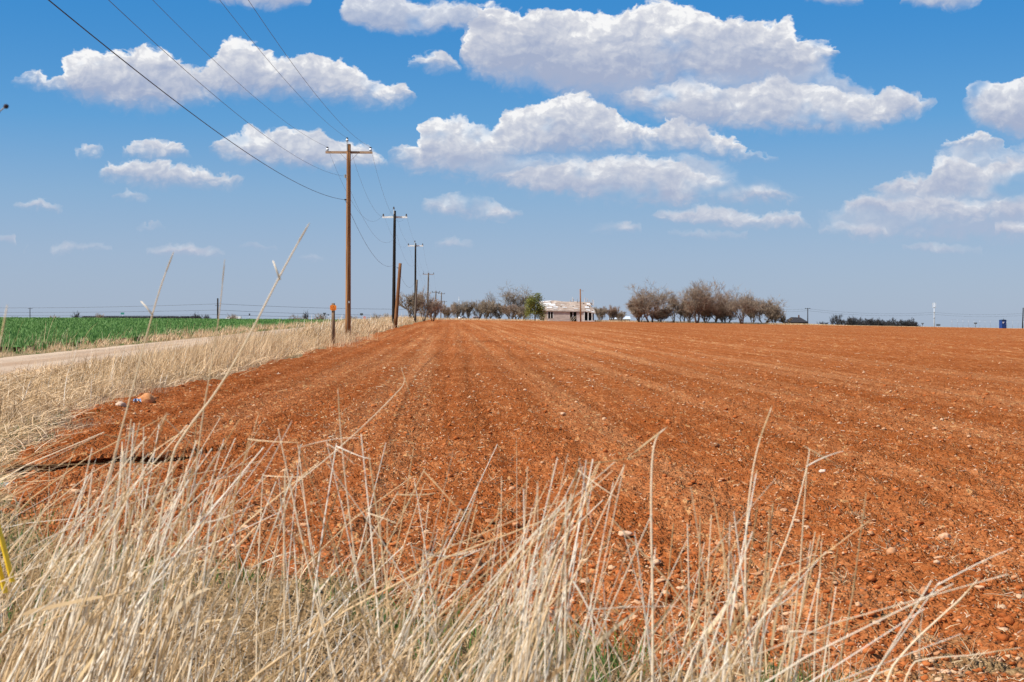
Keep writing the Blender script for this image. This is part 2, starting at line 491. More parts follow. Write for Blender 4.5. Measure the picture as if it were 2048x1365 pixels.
def soil_build(q):
    P = q.n('ShaderNodeNewGeometry').outputs['Position']
    s = q.n('ShaderNodeSeparateXYZ'); q.link(P, s.inputs[0])
    x0 = q.m('SUBTRACT', s.outputs[0], q.m('MULTIPLY', s.outputs[1], UV))
    row = q.noise(q.xyz(q.m('MULTIPLY', x0, 1.0), q.m('MULTIPLY', s.outputs[1], 0.012)), 0.8, 4, 0.7)      # streaks along the furrows
    big = q.noise(P, 0.11, 4, 0.55)
    mid = q.noise(P, 2.3, 5, 0.6)
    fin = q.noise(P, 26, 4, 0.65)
    c = q.mix(q.sstep(big.outputs[0], 0.35, 0.66), (.345, .100, .025), (.435, .139, .042))
    c = q.mix(q.m('MULTIPLY', q.sstep(row.outputs[0], 0.46, 0.64), 0.75), c, (.55, .235, .095))
    c = q.mix(q.m('MULTIPLY', q.sstep(row.outputs[0], 0.45, 0.30), 0.6), c, (.32, .080, .016))
    lx = q.m('ADD', x0, q.m('MULTIPLY', q.m('SUBTRACT', big.outputs[0], 0.5), 9.0))
    c = q.mix(q.m('MULTIPLY', q.sstep(lx, 5.0, -5.0), 0.5), c, (.26, .062, .014))      # damper soil towards the verge
    fr = q.m('MULTIPLY', q.sstep(s.outputs[1], 25, 60), q.sstep(lx, 6.0, 22.0))
    c = q.mix(q.m('MULTIPLY', fr, 0.45), c, (.27, .068, .012))
    c = q.mix(q.m('MULTIPLY', q.sstep(mid.outputs[0], 0.50, 0.72), 0.5), c, (.54, .195, .062))
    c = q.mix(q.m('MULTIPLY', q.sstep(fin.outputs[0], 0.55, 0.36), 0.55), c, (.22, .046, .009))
    # mottling that paints in pit shade and paler crumbs, long-wave with distance
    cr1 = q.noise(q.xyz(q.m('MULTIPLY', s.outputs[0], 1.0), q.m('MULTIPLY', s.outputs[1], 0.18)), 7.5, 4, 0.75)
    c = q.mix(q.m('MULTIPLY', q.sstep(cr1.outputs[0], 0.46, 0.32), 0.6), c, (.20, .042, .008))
    c = q.mix(q.m('MULTIPLY', q.sstep(cr1.outputs[0], 0.53, 0.66), 0.75), c, (.60, .24, .090))
    # chaff and small pale grit, denser in some furrow bands
    fl = q.noise(q.xyz(q.m('MULTIPLY', s.outputs[0], 1.0), q.m('MULTIPLY', s.outputs[1], 0.35)), 9.0, 3, 0.7)
    fl2 = q.noise(q.xyz(q.m('MULTIPLY', s.outputs[0], 1.0), q.m('MULTIPLY', s.outputs[1], 0.07)), 5.0, 4, 0.8)
    far = q.sstep(s.outputs[1], 25, 90)
    thr = q.m('MULTIPLY_ADD', row.outputs[0], -0.26, 0.735)
    f1 = q.m('MULTIPLY', q.m('MULTIPLY', q.sstep(q.m('SUBTRACT', fl.outputs[0], thr), -0.01, 0.06), 0.62), q.m('SUBTRACT', 1.0, far))
    f2 = q.m('MULTIPLY', q.m('MULTIPLY', q.sstep(q.m('SUBTRACT', fl2.outputs[0], thr), -0.05, 0.04), 0.75), far)
    c = q.mix(q.m('ADD', f1, f2), c, (.70, .40, .17))
    at = q.n('ShaderNodeAttribute', attribute_name='thatch')
    th = q.m('ADD', at.outputs['Fac'], q.m('MULTIPLY', q.m('SUBTRACT', mid.outputs[0], 0.5), 1.3))
    tn = q.noise(P, 34, 4, 0.7)
    tcol = q.ramp(tn.outputs[0], [(0.25, (.11, .07, .03)), (0.45, (.24, .15, .07)), (0.62, (.44, .28, .14)), (0.78, (.13, .14, .04))])
    c = q.mix(q.sstep(th, 0.42, 0.62), c, tcol)
    h = q.m('ADD', q.m('MULTIPLY', mid.outputs[0], 1.0), q.m('MULTIPLY', fin.outputs[0], 0.25))
    hb = q.noise(q.xyz(s.outputs[0], q.m('MULTIPLY', s.outputs[1], 0.4)), 1.3, 6, 0.7)
    nb = q.n('ShaderNodeBump'); nb.inputs['Distance'].default_value = 0.35
    q.link(q.m('MULTIPLY', far, 0.8), nb.inputs['Strength']); q.link(hb.outputs[0], nb.inputs['Height'])
    near = q.sstep(s.outputs[1], 110, 30)
    vo = q.n('ShaderNodeTexVoronoi', feature='SMOOTH_F1'); vo.inputs['Scale'].default_value = 15; vo.inputs['Detail'].default_value = 2; vo.inputs['Roughness'].default_value = .7; vo.inputs['Smoothness'].default_value = .25
    wv_ = q.n('ShaderNodeVectorMath', operation='ADD'); q.link(P, wv_.inputs[0])
    ws_ = q.n('ShaderNodeVectorMath', operation='SCALE'); q.link(mid.outputs['Color'], ws_.inputs[0]); ws_.inputs['Scale'].default_value = .12
    q.link(ws_.outputs[0], wv_.inputs[1]); q.link(wv_.outputs[0], vo.inputs['Vector'])
    crumb = q.m('ADD', q.m('MULTIPLY', vo.outputs['Distance'], -.8), q.m('MULTIPLY', fin.outputs[0], .55))
    n2 = q.n('ShaderNodeBump'); n2.inputs['Distance'].default_value = 0.042
    q.link(q.m('MULTIPLY', near, 1.0), n2.inputs['Strength'])
    q.link(crumb, n2.inputs['Height']); q.link(nb.outputs[0], n2.inputs['Normal'])
    return bsdf(q, c, 0.95, 0.02, n2.outputs[0])
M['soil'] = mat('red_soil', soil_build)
def clod_build(q):
    g = q.n('ShaderNodeNewGeometry')
    n = q.noise(g.outputs['Position'], 40, 3, 0.6)
    c = q.ramp(q.m('ADD', q.m('MULTIPLY', g.outputs['Random Per Island'], .6), q.m('MULTIPLY', n.outputs[0], .4)), [(0, (.26, .064, .014)), (.5, (.44, .125, .034)), (1, (.56, .205, .070))])
    return bsdf(q, c, 0.95, 0.08, bump(q, n.outputs[0], 0.01))
M['clod'] = mat('red_clod', clod_build)
STONE = [(0, (.42, .17, .07)), (.25, (.54, .27, .13)), (.5, (.64, .40, .23)), (.85, (.68, .44, .27)), (1, (.78, .60, .44))]
def stone_build(q, src):
    r = q.n('ShaderNodeNewGeometry').outputs['Random Per Island'] if src else q.n('ShaderNodeObjectInfo').outputs['Random']
    n = q.noise(pos(q, (1, 1, 1)), 45, 4, 0.65)
    c = q.ramp(q.m('ADD', q.m('MULTIPLY', r, .75), q.m('MULTIPLY', n.outputs[0], .25)), STONE)
    c = q.mix(q.m('MULTIPLY', q.sstep(n.outputs[0], 0.48, 0.64), 0.6), c, (.42, .14, .045))
    return bsdf(q, c, 0.85, 0.2, bump(q, n.outputs[0], 0.008))
M['pebble'] = mat('pale_pebble', lambda q: stone_build(q, 1))
M['stone'] = mat('pale_stone', lambda q: stone_build(q, 0))

def ground_build(q):
    P = q.n('ShaderNodeNewGeometry').outputs['Position']
    a = q.noise(P, 0.35, 5, 0.6); b = q.noise(P, 9, 5, 0.7)
    c = q.ramp(b.outputs[0], [(0.25, (.13, .085, .04)), (0.5, (.30, .21, .11)), (0.75, (.46, .34, .18))])
    c = q.mix(q.m('MULTIPLY', q.sstep(a.outputs[0], 0.52, 0.68), 0.55), c, (.14, .17, .05))
    return bsdf(q, c, 0.95, 0.1, bump(q, b.outputs[0], 0.05))
M['ground'] = mat('dry_turf', ground_build)
def road_build(q):
    P = q.n('ShaderNodeNewGeometry').outputs['Position']
    s = q.n('ShaderNodeSeparateXYZ'); q.link(P, s.inputs[0])
    x0 = q.m('SUBTRACT', s.outputs[0], q.m('MULTIPLY', s.outputs[1], UV))
    tr = q.noise(q.xyz(x0, q.m('MULTIPLY', s.outputs[1], 0.03)), 1.1, 3, 0.55)
    g = q.noise(P, 16, 5, 0.75); v = q.noise(P, 0.6, 4, 0.6)
    c = q.mix(q.sstep(tr.outputs[0], .35, .65), (.46, .31, .195), (.64, .47, .32))
    c = q.mix(q.m('MULTIPLY', q.sstep(g.outputs[0], .5, .7), .5), c, (.74, .58, .43))
    c = q.mix(q.m('MULTIPLY', q.sstep(g.outputs[0], .48, .3), .5), c, (.30, .17, .10))
    c = q.mix(q.m('MULTIPLY', q.sstep(v.outputs[0], .5, .7), .35), c, (.42, .23, .13))
    return bsdf(q, c, 0.95, 0.1, bump(q, g.outputs[0], 0.03))
M['road'] = mat('pink_gravel', road_build)
def crop_build(q):
    P = q.n('ShaderNodeNewGeometry').outputs['Position']
    a = q.noise(P, 0.12, 4, 0.6); b = q.noise(P, 3.5, 5, 0.7)
    c = q.ramp(b.outputs[0], [(0.3, (.056, .120, .028)), (0.5, (.105, .215, .052)), (0.72, (.17, .31, .085))])
    c = q.mix(q.m('MULTIPLY', q.sstep(a.outputs[0], .5, .7), .4), c, (.08, .24, .06))
    return bsdf(q, c, 0.9, 0.05, bump(q, b.outputs[0], 0.25))
M['crop'] = mat('green_crop_ground', crop_build)

def wood(name, dark, light, grain=(22, 22, 1.0), bmp=0.01):
    def b(q):
        n = q.noise(pos(q, grain, True), 1.0, 5, 0.6)
        n2 = q.noise(pos(q, (3, 3, .5), True), 1.0, 3, 0.5)
        c = q.mix(q.sstep(n.outputs[0], .35, .66), dark, light)
        c = q.mix(q.m('MULTIPLY', q.sstep(n2.outputs[0], .5, .7), .45), c, tuple(x * .5 for x in dark))
        return bsdf(q, c, 0.8, 0.2, bump(q, n.outputs[0], bmp))
    return mat(name, b)
M['pole_brown'] = wood('brown_pole', (.17, .064, .020), (.44, .215, .088), (30, 30, .7), .02)
M['pole_black'] = wood('black_pole', (.008, .006, .005), (.030, .022, .018))
M['pole_grey'] = wood('weathered_pole', (.10, .075, .06), (.22, .17, .13))
M['stub'] = wood('stub_pole', (.13, .05, .018), (.30, .14, .06))
M['post'] = wood('marker_post', (.10, .064, .04), (.26, .165, .10))
M['arm'] = wood('tan_crossarm', (.32, .19, .12), (.50, .34, .22), (1.0, 22, 22))
M['arm_white'] = simple('white_crossarm', (.84, .84, .84), (.92, .91, .90), 3)
M['porcelain'] = simple('white_porcelain', (.74, .75, .78), (.82, .82, .84), 3, 0.25, 0.5)
M['black'] = simple('black_rubber', (.012, .012, .014), (.03, .03, .033), 5, 0.5)
M['steel'] = simple('galvanised_steel', (.34, .36, .38), (.48, .49, .50), 6, 0.45, 0.5, metal=0.4)
M['wire'] = simple('aluminium_wire', (.07, .075, .085), (.12, .125, .14), 2, 0.5)
M['cable'] = simple('black_cable', (.008, .008, .01), (.018, .018, .02), 2, 0.5)
M['orange'] = simple('orange_sign', (.78, .20, .025), (.92, .32, .05), 5, 0.5)
M['orange_ink'] = simple('faded_ink', (.55, .10, .012), (.62, .13, .02), 5, 0.6)
M['bark'] = wood('grey_bark', (.09, .065, .05), (.26, .20, .15), (5, 5, 1.2))
M['twig'] = straw('bare_twig', [(0, (.13, .09, .06)), (.5, (.33, .25, .18)), (1, (.54, .43, .31))], 0.0, 1)
M['twig_red'] = straw('reddish_twig', [(0, (.15, .09, .06)), (.5, (.35, .23, .16)), (1, (.52, .38, .27))], 0.0, 1)
M['leaf'] = straw('olive_leaf', [(0, (.05, .065, .012)), (.45, (.16, .18, .035)), (.8, (.32, .31, .07)), (1, (.46, .40, .12))], 0.25, 1)
M['dark_leaf'] = straw('dark_far_twig', [(0, (.028, .028, .032)), (.6, (.06, .055, .055)), (1, (.11, .10, .095))], 0.0, 1)

# ------------------------------------------------------------------ ground, field, road, crop: structure
def sheet(name, X, Y, Z, m, kind='structure', attr=None, smooth=True):
    r, c = X.shape
    V = np.stack([X, Y, Z], 2).reshape(-1, 3)
    i = np.arange(r - 1)[:, None] * c + np.arange(c - 1)[None, :]
    Fc = np.stack([i, i + 1, i + c + 1, i + c], 2).reshape(-1, 4)
    o = raw(name, V, Fc, m, None, smooth, attr)
    return tag(o, kind=kind)
ys = np.concatenate([[-300, -120, -50, -20, -8, -2], np.geomspace(1, 420, 260), np.geomspace(440, 16000, 40)])
us = np.concatenate([[-6, -3, -1.6, -.9, -.6], np.linspace(-.44, .44, 90), [.6, .9, 1.6, 3, 6]])
Yg, Ug = np.meshgrid(ys, us, indexing='ij')
Xg = Ug * np.maximum(np.abs(Yg), 40)
sheet('ground', Xg, Yg, ground(Xg, Yg) - 0.02 - 0.03 * np.clip((np.abs(Yg)) / 40, 0, 1), M['ground'])

FEND = lambda u: crest(u) - 14
def field_edge(y):                      # left margin of the tilled soil
    return -5.35 + UV * y + np.interp(y, [11, 13.5, 16, 20], [1.7, 1.05, .45, 0]) + np.interp(y, [19, 22, 27, 33], [0, -.6, -.6, 0]) + 0.9 * (fbm(y * .16, y * 0 + 3.3, 5, 3) - .5) + .3 * (vnoise(y * 1.1, y * 0, 8) - .5)
NR, NC = 1350, 600
tt = np.linspace(0, 1, NR)
yb = 4.6 * (300 / 4.6) ** tt
sc_ = np.linspace(0, 1, NC)
Yf = np.repeat(yb[:, None], NC, 1)
xl = field_edge(yb)[:, None]
xr = (0.41 * yb + 2.0)[:, None]
Xf = xl + (xr - xl) * sc_[None, :]
Yf = Yf * (1 + (FEND(Xf / Yf) / 300 - 1) * (tt[:, None] ** 3))      # stretch the far end out to the edge of the field
Xf = xl + (xr - xl) * sc_[None, :]
X0f = Xf - UV * Yf
fd = np.clip(1.0 - (Yf - 30) / 50, 0.0, 1)
fd2 = np.clip(1.0 - (Yf - 22) / 25, 0.0, 1)
hz = ground(Xf, Yf) + 0.015
wob = fbm(Xf * .5, Yf * .5, 60, 2) * .6
hz = hz + 0.018 * np.sin(2 * PI * (X0f + .15 * wob) / 0.92) * np.clip(1 - (Yf - 60) / 200, .3, 1)
hz += 0.07 * (fbm(Xf * .9, Yf * .9, 20, 3) - .5)
hz += 0.05 * fd * (fbm(Xf * 4.2, Yf * 4.2, 30, 3) - .5)
c1 = np.clip(1 - worley(Xf * 6.5, Yf * 6.5, 40) * 1.25, 0, 1) ** .7
c2 = np.clip(1 - worley(Xf * 14, Yf * 14, 50) * 1.2, 0, 1) ** .7
pick = np.clip((fbm(Xf * 1.3, Yf * 1.3, 77, 3) - .36) * 4, 0.15, 1)
c0 = np.clip(1 - worley(Xf * 3.6, Yf * 3.6, 45) * 1.3, 0, 1) ** .8
hz += 0.045 * fd * c1 * pick + 0.030 * fd2 * c2 + .035 * fd * c0 * (1 - pick) + .020 * fd2 * (vnoise(Xf * 31, Yf * 31, 90) - .5)
# the eroded rut across the near corner of the field
rp = np.array([(-5.5, 13.3), (-4.9, 13.75), (-4.3, 13.95), (-3.85, 14.6), (-3.4, 15.2), (-2.9, 15.9)])
ry = np.interp(Xf, rp[:, 0], rp[:, 1]) + .25 * (fbm(Xf * 3, Yf * 0, 81, 2) - .5)
rm = np.clip((Xf + 5.4) / .3, 0, 1) * np.clip((-2.9 - Xf) / .6, 0, 1)
dd = Yf - ry
hz += rm * np.where(dd > 0, .07 * np.exp(-np.clip(dd, 0, 9) / 1.3), -.05 * np.exp(-(dd / .3) ** 2))
# dry turf creeping in at the near edge and along the verge
ne = np.interp(Xf, [-5.6, -2.9, -1.3, -.1, .9, 3.0], [13.6, 9.2, 8.3, 7.1, 6.2, 5.2])
th = np.clip(.5 + (ne - Yf) / 1.3, 0, 1) * .9
th = np.maximum(th, np.clip(1 - (Xf - xl) / .35, 0, 1) * .62)
th = np.where((Yf < 7.6) & (Xf > .6), np.maximum(th, .42 * np.clip((7.6 - Yf), 0, 1)), th)
hz -= .16 * np.clip(1 - (Xf - xl) / .25, 0, 1)
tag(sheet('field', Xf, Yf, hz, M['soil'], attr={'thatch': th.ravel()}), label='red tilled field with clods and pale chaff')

def ledge():
    xs_ = np.linspace(-4.95, -3.35, 90)
    yy_ = np.interp(xs_, rp[:, 0], rp[:, 1]) + .25 * (fbm(xs_ * 3, xs_ * 0, 81, 2) - .5) + .10 * (fbm(xs_ * 7, xs_ * 0, 82, 3) - .5)
    ht = .058 * np.sin(np.clip((xs_ + 4.95) / 1.6, 0, 1) * PI) ** .5 * (1 + 2.6 * (fbm(xs_ * 4, xs_ * 0, 83, 3) - .5))
    V_ = []
    for a_, b_, h_ in zip(xs_, yy_, ht):
        g_ = gz(a_, b_) + .015
        j = .03 * RNG.normal(0, 1)
        V_ += [(a_, b_ + .34, g_ + h_ * .5), (a_, b_ + .16, g_ + h_ + .02), (a_, b_ - .08, g_ + h_ + .025), (a_, b_ - .17 + j, g_ + h_ * .93), (a_, b_ - .15 + j, g_ + h_ * .80), (a_, b_ + .04, g_ + h_ * .70), (a_, b_ + .10, g_ - .12)]
    n_ = 7
    Fl = [[i * n_ + q, (i + 1) * n_ + q, (i + 1) * n_ + q + 1, i * n_ + q + 1] for i in range(len(xs_) - 1) for q in range(n_ - 1)]
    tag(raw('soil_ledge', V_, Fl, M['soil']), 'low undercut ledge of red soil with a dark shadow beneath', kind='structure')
ledge()
def strip(name, a, b, y0, y1, nx, ny, lift, m, edge=.25, dist=None):
    y = np.geomspace(y0, y1, ny)[:, None]
    s = np.linspace(0, 1, nx)[None, :]
    ea = a + edge * (fbm(y * .25, y * 0 + a, 14, 3) - .5) * 2
    eb = b + edge * (fbm(y * .25, y * 0 + b, 15, 3) - .5) * 2
    x0 = ea + (eb - ea) * s
    X = x0 + UV * y; Y = np.repeat(y, nx, 1)
    Z = ground(X, Y) + lift
    if dist is not None: Z = Z + dist(X, Y, x0)
    return sheet(name, X, Y, Z, m)
strip('road', -14.0, -9.6, 6, 420, 24, 300, 0.02, M['road'], .3, lambda X, Y, x0: -.09 * np.clip((np.abs(x0 + 11.8) - 1.75) / .5, 0, 1) ** 2 + .03 * (fbm(X * 1.2, Y * 1.2, 70, 3) - .5) - .05 * np.exp(-((x0 + 10.9) / .35) ** 2) - .05 * np.exp(-((x0 + 12.7) / .35) ** 2))
strip('green_field', -130, -15.9, 12, 330, 220, 420, 0.05, M['crop'], .5, lambda X, Y, x0: .16 * (fbm(X * 1.5, Y * 1.5, 72, 4)))

# ------------------------------------------------------------------ grass and litter (stuff)
def gxy(px, d):
    return (np.asarray(px) - 1024) / F * np.asarray(d)
def grow(x, y, h, lean, w, bow=.12, seg=4, tube=False, dirs=None, spread=.6):
    N = len(x)
    z = ground(x, y)
    base = np.stack([x, y, z - .02], 1)
    if dirs is None: dirs = RNG.uniform(0, 2 * PI, N)
    dv = np.stack([np.cos(dirs), np.sin(dirs), 0 * dirs], 1)
    tip = base + np.stack([0 * x, 0 * x, h], 1) + dv * (lean * h)[:, None]
    bw = -dv * (bow * h * lean)[:, None] + np.stack([0 * x, 0 * x, h * bow], 1) + RNG.normal(0, .04, (N, 3)) * h[:, None]
    return blades(base, tip, w, bw, seg=seg, tube=tube)
# verge between the field and the road
def verge(n_tuft, per, y0, y1, xa, xb, h0, h1, w, wind=.35, seg=3, flat=.6):
    ty = np.exp(RNG.uniform(np.log(y0), np.log(y1), n_tuft))
    tx0 = RNG.uniform(xa, xb, n_tuft)
    lump = fbm(tx0 * .7 + 40, ty * .22, 33, 3)
    th = (h0 + (h1 - h0) * np.clip((lump - .25) * 1.9, 0, 1)) * RNG.uniform(.7, 1.2, n_tuft)
    idx = np.repeat(np.arange(n_tuft), per)
    N = len(idx)
    r = .10 + .35 * th[idx]
    x = tx0[idx] + UV * ty[idx] + RNG.normal(0, 1, N) * r * .45
    y = ty[idx] + RNG.normal(0, 1, N) * r * .6
    h = th[idx] * RNG.uniform(.35, 1.1, N)
    a = RNG.uniform(0, 2 * PI, N)
    lean = np.abs(RNG.normal(0, flat, N))
    dx_ = np.cos(a) * lean + wind * RNG.uniform(.2, 1.3, N); dy_ = np.sin(a) * lean
    ln = np.hypot(dx_, dy_)
    h = h / np.sqrt(1 + .6 * ln ** 2)
    return grow(x, y, h, ln, RNG.uniform(.6, 1.3, N) * w, .16, seg, False, np.arctan2(dy_, dx_))
vg = [verge(1300, 20, 9, 40, -10.0, -5.5, .05, .20, .008, .30, 3, .9),
      verge(300, 24, 9, 34, -7.4, -5.5, .10, .34, .008, .35, 4),
      verge(90, 26, 31, 60, -7.8, -5.8, .55, 1.0, .010, .35, 4),
      verge(1700, 18, 38, 100, -9.6, -5.5, .14, .42, .015, .3),
      verge(150, 26, 36, 72, -8.6, -5.8, .45, 1.0, .011, .35, 4), verge(60, 14, 20, 40, -9.4, -6.2, .25, .6, .008, .35, 4, .5),
      verge(150, 18, 45, 120, -7.4, -5.7, .40, .85, .018, .3),
      verge(1100, 16, 95, 330, -10.2, -5.5, .35, .85, .034, .25),
      verge(220, 16, 90, 210, -9.0, -5.8, .6, 1.15, .026, .25)]
def tuft(px, d, hh, n_=70, rr=.28, w_=.010):
    x = gxy(px, d) + RNG.normal(0, rr, n_); y = d + RNG.normal(0, rr, n_)
    return grow(x, y, hh * RNG.uniform(.45, 1.1, n_), np.abs(RNG.normal(.3, .28, n_)), np.full(n_, w_), .16, 4, False, RNG.normal(0, 1.1, n_))
vg += [tuft(*q) for q in ((400, 39, .75), (425, 41, .95), (450, 42, 1.1), (475, 43, 1.0), (500, 46, .75), (445, 36, .7), (350, 38, .5), (560, 52, .6), (620, 60, .6), (700, 70, .7), (735, 78, .75), (690, 66, .6), (652, 60, .5), (668, 61, .6), (682, 61, .55), (640, 58, .5), (697, 71, .65), (708, 72, .6), (90, 34, .35), (180, 36, .35), (270, 37, .4))]
V, Fc = join(vg)
tag(raw('verge_grass', V, Fc, M['verge'], smooth=True), 'matted straw-coloured grass on the verge between road and red field', kind='stuff')
n = 26000
y = 1 / RNG.uniform(1 / 70, 1 / 11.0, n); x0 = RNG.uniform(-9.9, -3.4, n); x = x0 + UV * y
kx = (x < field_edge(y) + RNG.uniform(-.3, .35, n)) & (x > -.42 * y)
x, y = x[kx], y[kx]; n = len(x)
a = RNG.uniform(0, 2 * PI, n); L = RNG.uniform(.10, .42, n)
b0 = np.stack([x, y, ground(x, y) + RNG.uniform(0, .10, n)], 1)
b1 = b0 + np.stack([np.cos(a) * L + .08, np.sin(a) * L, RNG.uniform(-.05, .55, n) * L], 1)
V, Fc = blades(b0, b1, .0045 + .0003 * y, RNG.normal(0, .14, (n, 3)) * L[:, None] + np.array([0, 0, .14]) * L[:, None], seg=3, taper=.7)
tag(raw('verge_thatch', V, Fc, M['verge'], smooth=True), 'tangled flattened dead grass covering the near verge', kind='stuff')
V, Fc = join([verge(210, 26, 14, 60, -9.6, -5.7, .10, .46, .009, .4, 4, .7), verge(240, 20, 60, 200, -9.6, -5.7, .3, .7, .024, .4)])
tag(raw('brown_tufts', V, Fc, M['brown_tuft'], smooth=True), 'darker brown dead tufts among the verge grass', kind='stuff')
V, Fc = join([verge(90, 4, 22, 70, -9.0, -5.7, .45, 1.0, .009, .3, 4, .25), verge(160, 4, 70, 220, -9.4, -5.7, .7, 1.3, .024, .25, 3, .15)])
tag(raw('tall_culms', V, Fc, M['straw_stem'], smooth=True), 'pale upright culms rising out of the verge grass', kind='stuff')
vg = [verge(260, 22, 20, 60, -16.2, -13.9, .15, .45, .010, .3), verge(420, 18, 60, 300, -16.4, -14.0, .25, .6, .030, .25), verge(60, 8, 26, 90, -17.5, -14.5, .6, 1.3, .012, .3, 4, .3)]
V, Fc = join(vg)
tag(raw('roadside_grass', V, Fc, M['verge'], smooth=True), 'dry tan grass along the far side of the gravel road', kind='stuff')
vg = [verge(240, 20, 20, 70, -15.4, -13.7, .06, .16, .012, .1), verge(120, 18, 70, 250, -15.2, -13.8, .1, .2, .03, .1), verge(140, 14, 13, 26, -6.1, -5.2, .05, .14, .010, .1), verge(110, 12, 11, 18, -5.2, -4.5, .04, .12, .008, .1)]
V, Fc = join(vg)
tag(raw('green_weeds', V, Fc, M['green'], smooth=True), 'low green weeds at the edges of the gravel road', kind='stuff')
V, Fc = join([verge(700, 16, 11, 45, -6.5, -5.3, .10, .26, .006, .2, 3, 1.2), verge(240, 18, 11, 19, -5.4, -4.55, .06, .22, .006, .2, 3, 1.2)])
tag(raw('grey_weeds', V, Fc, M['weed_grey'], smooth=True), 'grey dead weeds matted along the edge of the red soil', kind='stuff')
# green crop
n = 90000
y = np.exp(RNG.uniform(np.log(24), np.log(225), n)); x = RNG.uniform(-.40, -.03, n) * y
kx = (x - UV * y) < -15.7 + .4 * RNG.normal(0, 1, n)
x, y = x[kx], y[kx]
h = RNG.uniform(.12, .26, len(x))
V, Fc = grow(x, y, h + .10, np.abs(RNG.normal(0, .5, len(x))), .022 + y * .0006, .1, 2)
tag(raw('crop_blades', V, Fc, M['wheat'], smooth=True), 'dense green blades of the crop field beyond the road', kind='stuff')
# thin strip of dry grass along the far edge of the red field
u = RNG.uniform(-.058, .37, 16000)
y = FEND(u) + RNG.uniform(-2, 9, len(u)); x = u * y
amp = np.interp(u, [-.06, .0, .08, .2, .24, .37], [.5, .42, .45, .42, .16, .10])
V, Fc = grow(x, y, amp * RNG.uniform(.4, 1.2, len(u)), np.abs(RNG.normal(0, .4, len(u))), np.full(len(u), .07), .1, 2)
tag(raw('edge_grass', V, Fc, M['verge'], smooth=True), 'pale dry grass lining the far edge of the red field', kind='stuff')

def field_h(x, y):
    """height of the tilled surface near (x, y), from the finished grid"""
    t = np.log(np.maximum(y, 4.6) / 4.6) / math.log(300 / 4.6)
    i = np.clip((t * (NR - 1)), 0, NR - 1).round().astype(int)
    j = np.clip((x - xl[i, 0]) / (xr[i, 0] - xl[i, 0]) * (NC - 1), 0, NC - 1).round().astype(int)
    return hz[i, j]
def scatter(n, y0, y1, p=1.0):
    """points on the tilled soil, even over the picture"""
    inv = RNG.uniform(1 / y1, 1 / y0, n)
    y = 1 / inv
    x = RNG.uniform(-.42, .40, n) * y
    e = field_edge(y)
    ok = x > e + .15
    nearok = y > np.interp(x, [-5.6, -2.9, -1.3, -.1, .9, 3.0], [13.6, 9.2, 8.3, 7.1, 6.0, 5.0])
    ok &= nearok
    return x[ok], y[ok]
# chaff: short straws lying on the soil, denser in bands along the furrows
x, y = scatter(60000, 5.6, 120)
band = fbm((x - UV * y) * .9, y * .02, 91, 3)
kx = RNG.uniform(0, 1, len(x)) < np.clip((band - .30) * 2.4, .12, 1) * np.clip(1.25 - (x - UV * y) / 14, .35, 1)
x, y = x[kx], y[kx]
N = len(x)
L = RNG.lognormal(-3.5, .55, N).clip(.012, .13) * np.clip(y / 20, .8, 2.0)
a = RNG.uniform(0, 2 * PI, N)
b0 = np.stack([x, y, field_h(x, y) + .010], 1)
b1 = b0 + np.stack([np.cos(a) * L, np.sin(a) * L, RNG.uniform(-.004, .022, N)], 1)
V, Fc = blades(b0, b1, RNG.uniform(.0025, .006, N) * np.clip(y / 12, 1, 4), RNG.normal(0, .2, (N, 3)) * L[:, None] * np.array([1, 1, .3]), seg=2, taper=.3)
tag(raw('chaff', V, Fc, M['straw'], smooth=True), 'bits of straw scattered over the red soil', kind='stuff')
# tufts of uprooted stubble
tx, ty = scatter(150, 6.2, 40)
tx = np.append(tx, [gxy(1885, 9.6), gxy(1790, 9.7), gxy(1395, 14), gxy(1680, 14.5), gxy(1990, 13.2), gxy(1730, 10.9)]); ty = np.append(ty, [9.6, 9.7, 14, 14.5, 13.2, 10.9])
idx = np.repeat(np.arange(len(tx)), 16)
x = tx[idx] + RNG.normal(0, .035, len(idx)); y = ty[idx] + RNG.normal(0, .035, len(idx))
L = RNG.uniform(.04, .13, len(idx))
b0 = np.stack([x, y, field_h(x, y)], 1)
b1 = b0 + RNG.normal(0, 1, (len(idx), 3)) * L[:, None] * np.array([.7, .7, .25]) + np.array([0, 0, .035])
V, Fc = blades(b0, b1, np.full(len(idx), .005), RNG.normal(0, .015, (len(idx), 3)), seg=3, taper=.5)
tag(raw('stubble', V, Fc, M['thatch'], smooth=True), 'torn stubble roots lying on the red soil', kind='stuff')
# clods
def scatter_mesh(x, y, size, protos, sink, flatrand=True):
    parts = []
    z = field_h(x, y)
    for i in range(len(x)):
        V0, F0 = protos[i % len(protos)]
        a = RNG.uniform(0, 2 * PI); c, s_ = math.cos(a), math.sin(a)
        sx = size[i] * RNG.uniform(.8, 1.3); sy = size[i] * RNG.uniform(.7, 1.1); sz = size[i] * RNG.uniform(.7, 1.1)
        Q = V0 * (sx, sy, sz)
        Q = np.stack([Q[:, 0] * c - Q[:, 1] * s_, Q[:, 0] * s_ + Q[:, 1] * c, Q[:, 2]], 1) + (x[i], y[i], z[i] + sz * sink)
        parts.append((Q, F0))
    return join(parts)
P1 = [blob(RNG, 1, .7, .7, 1.9) for _ in range(10)]
P2 = [blob(RNG, 2, .62, .62, 1.5) for _ in range(12)]
x, y = scatter(9000, 5.6, 45)
V, Fc = scatter_mesh(x, y, np.clip(RNG.lognormal(-4.4, .5, len(x)), .005, .035) * np.clip(y / 16, .9, 1.5), P1, .25)
tag(raw('soil_clods', V, Fc, M['clod']), 'small red clods broken up by the tillage', kind='stuff')
x, y = scatter(22000, 5.6, 100)
sz = np.clip(RNG.lognormal(-4.95, .5, len(x)), .004, .030)
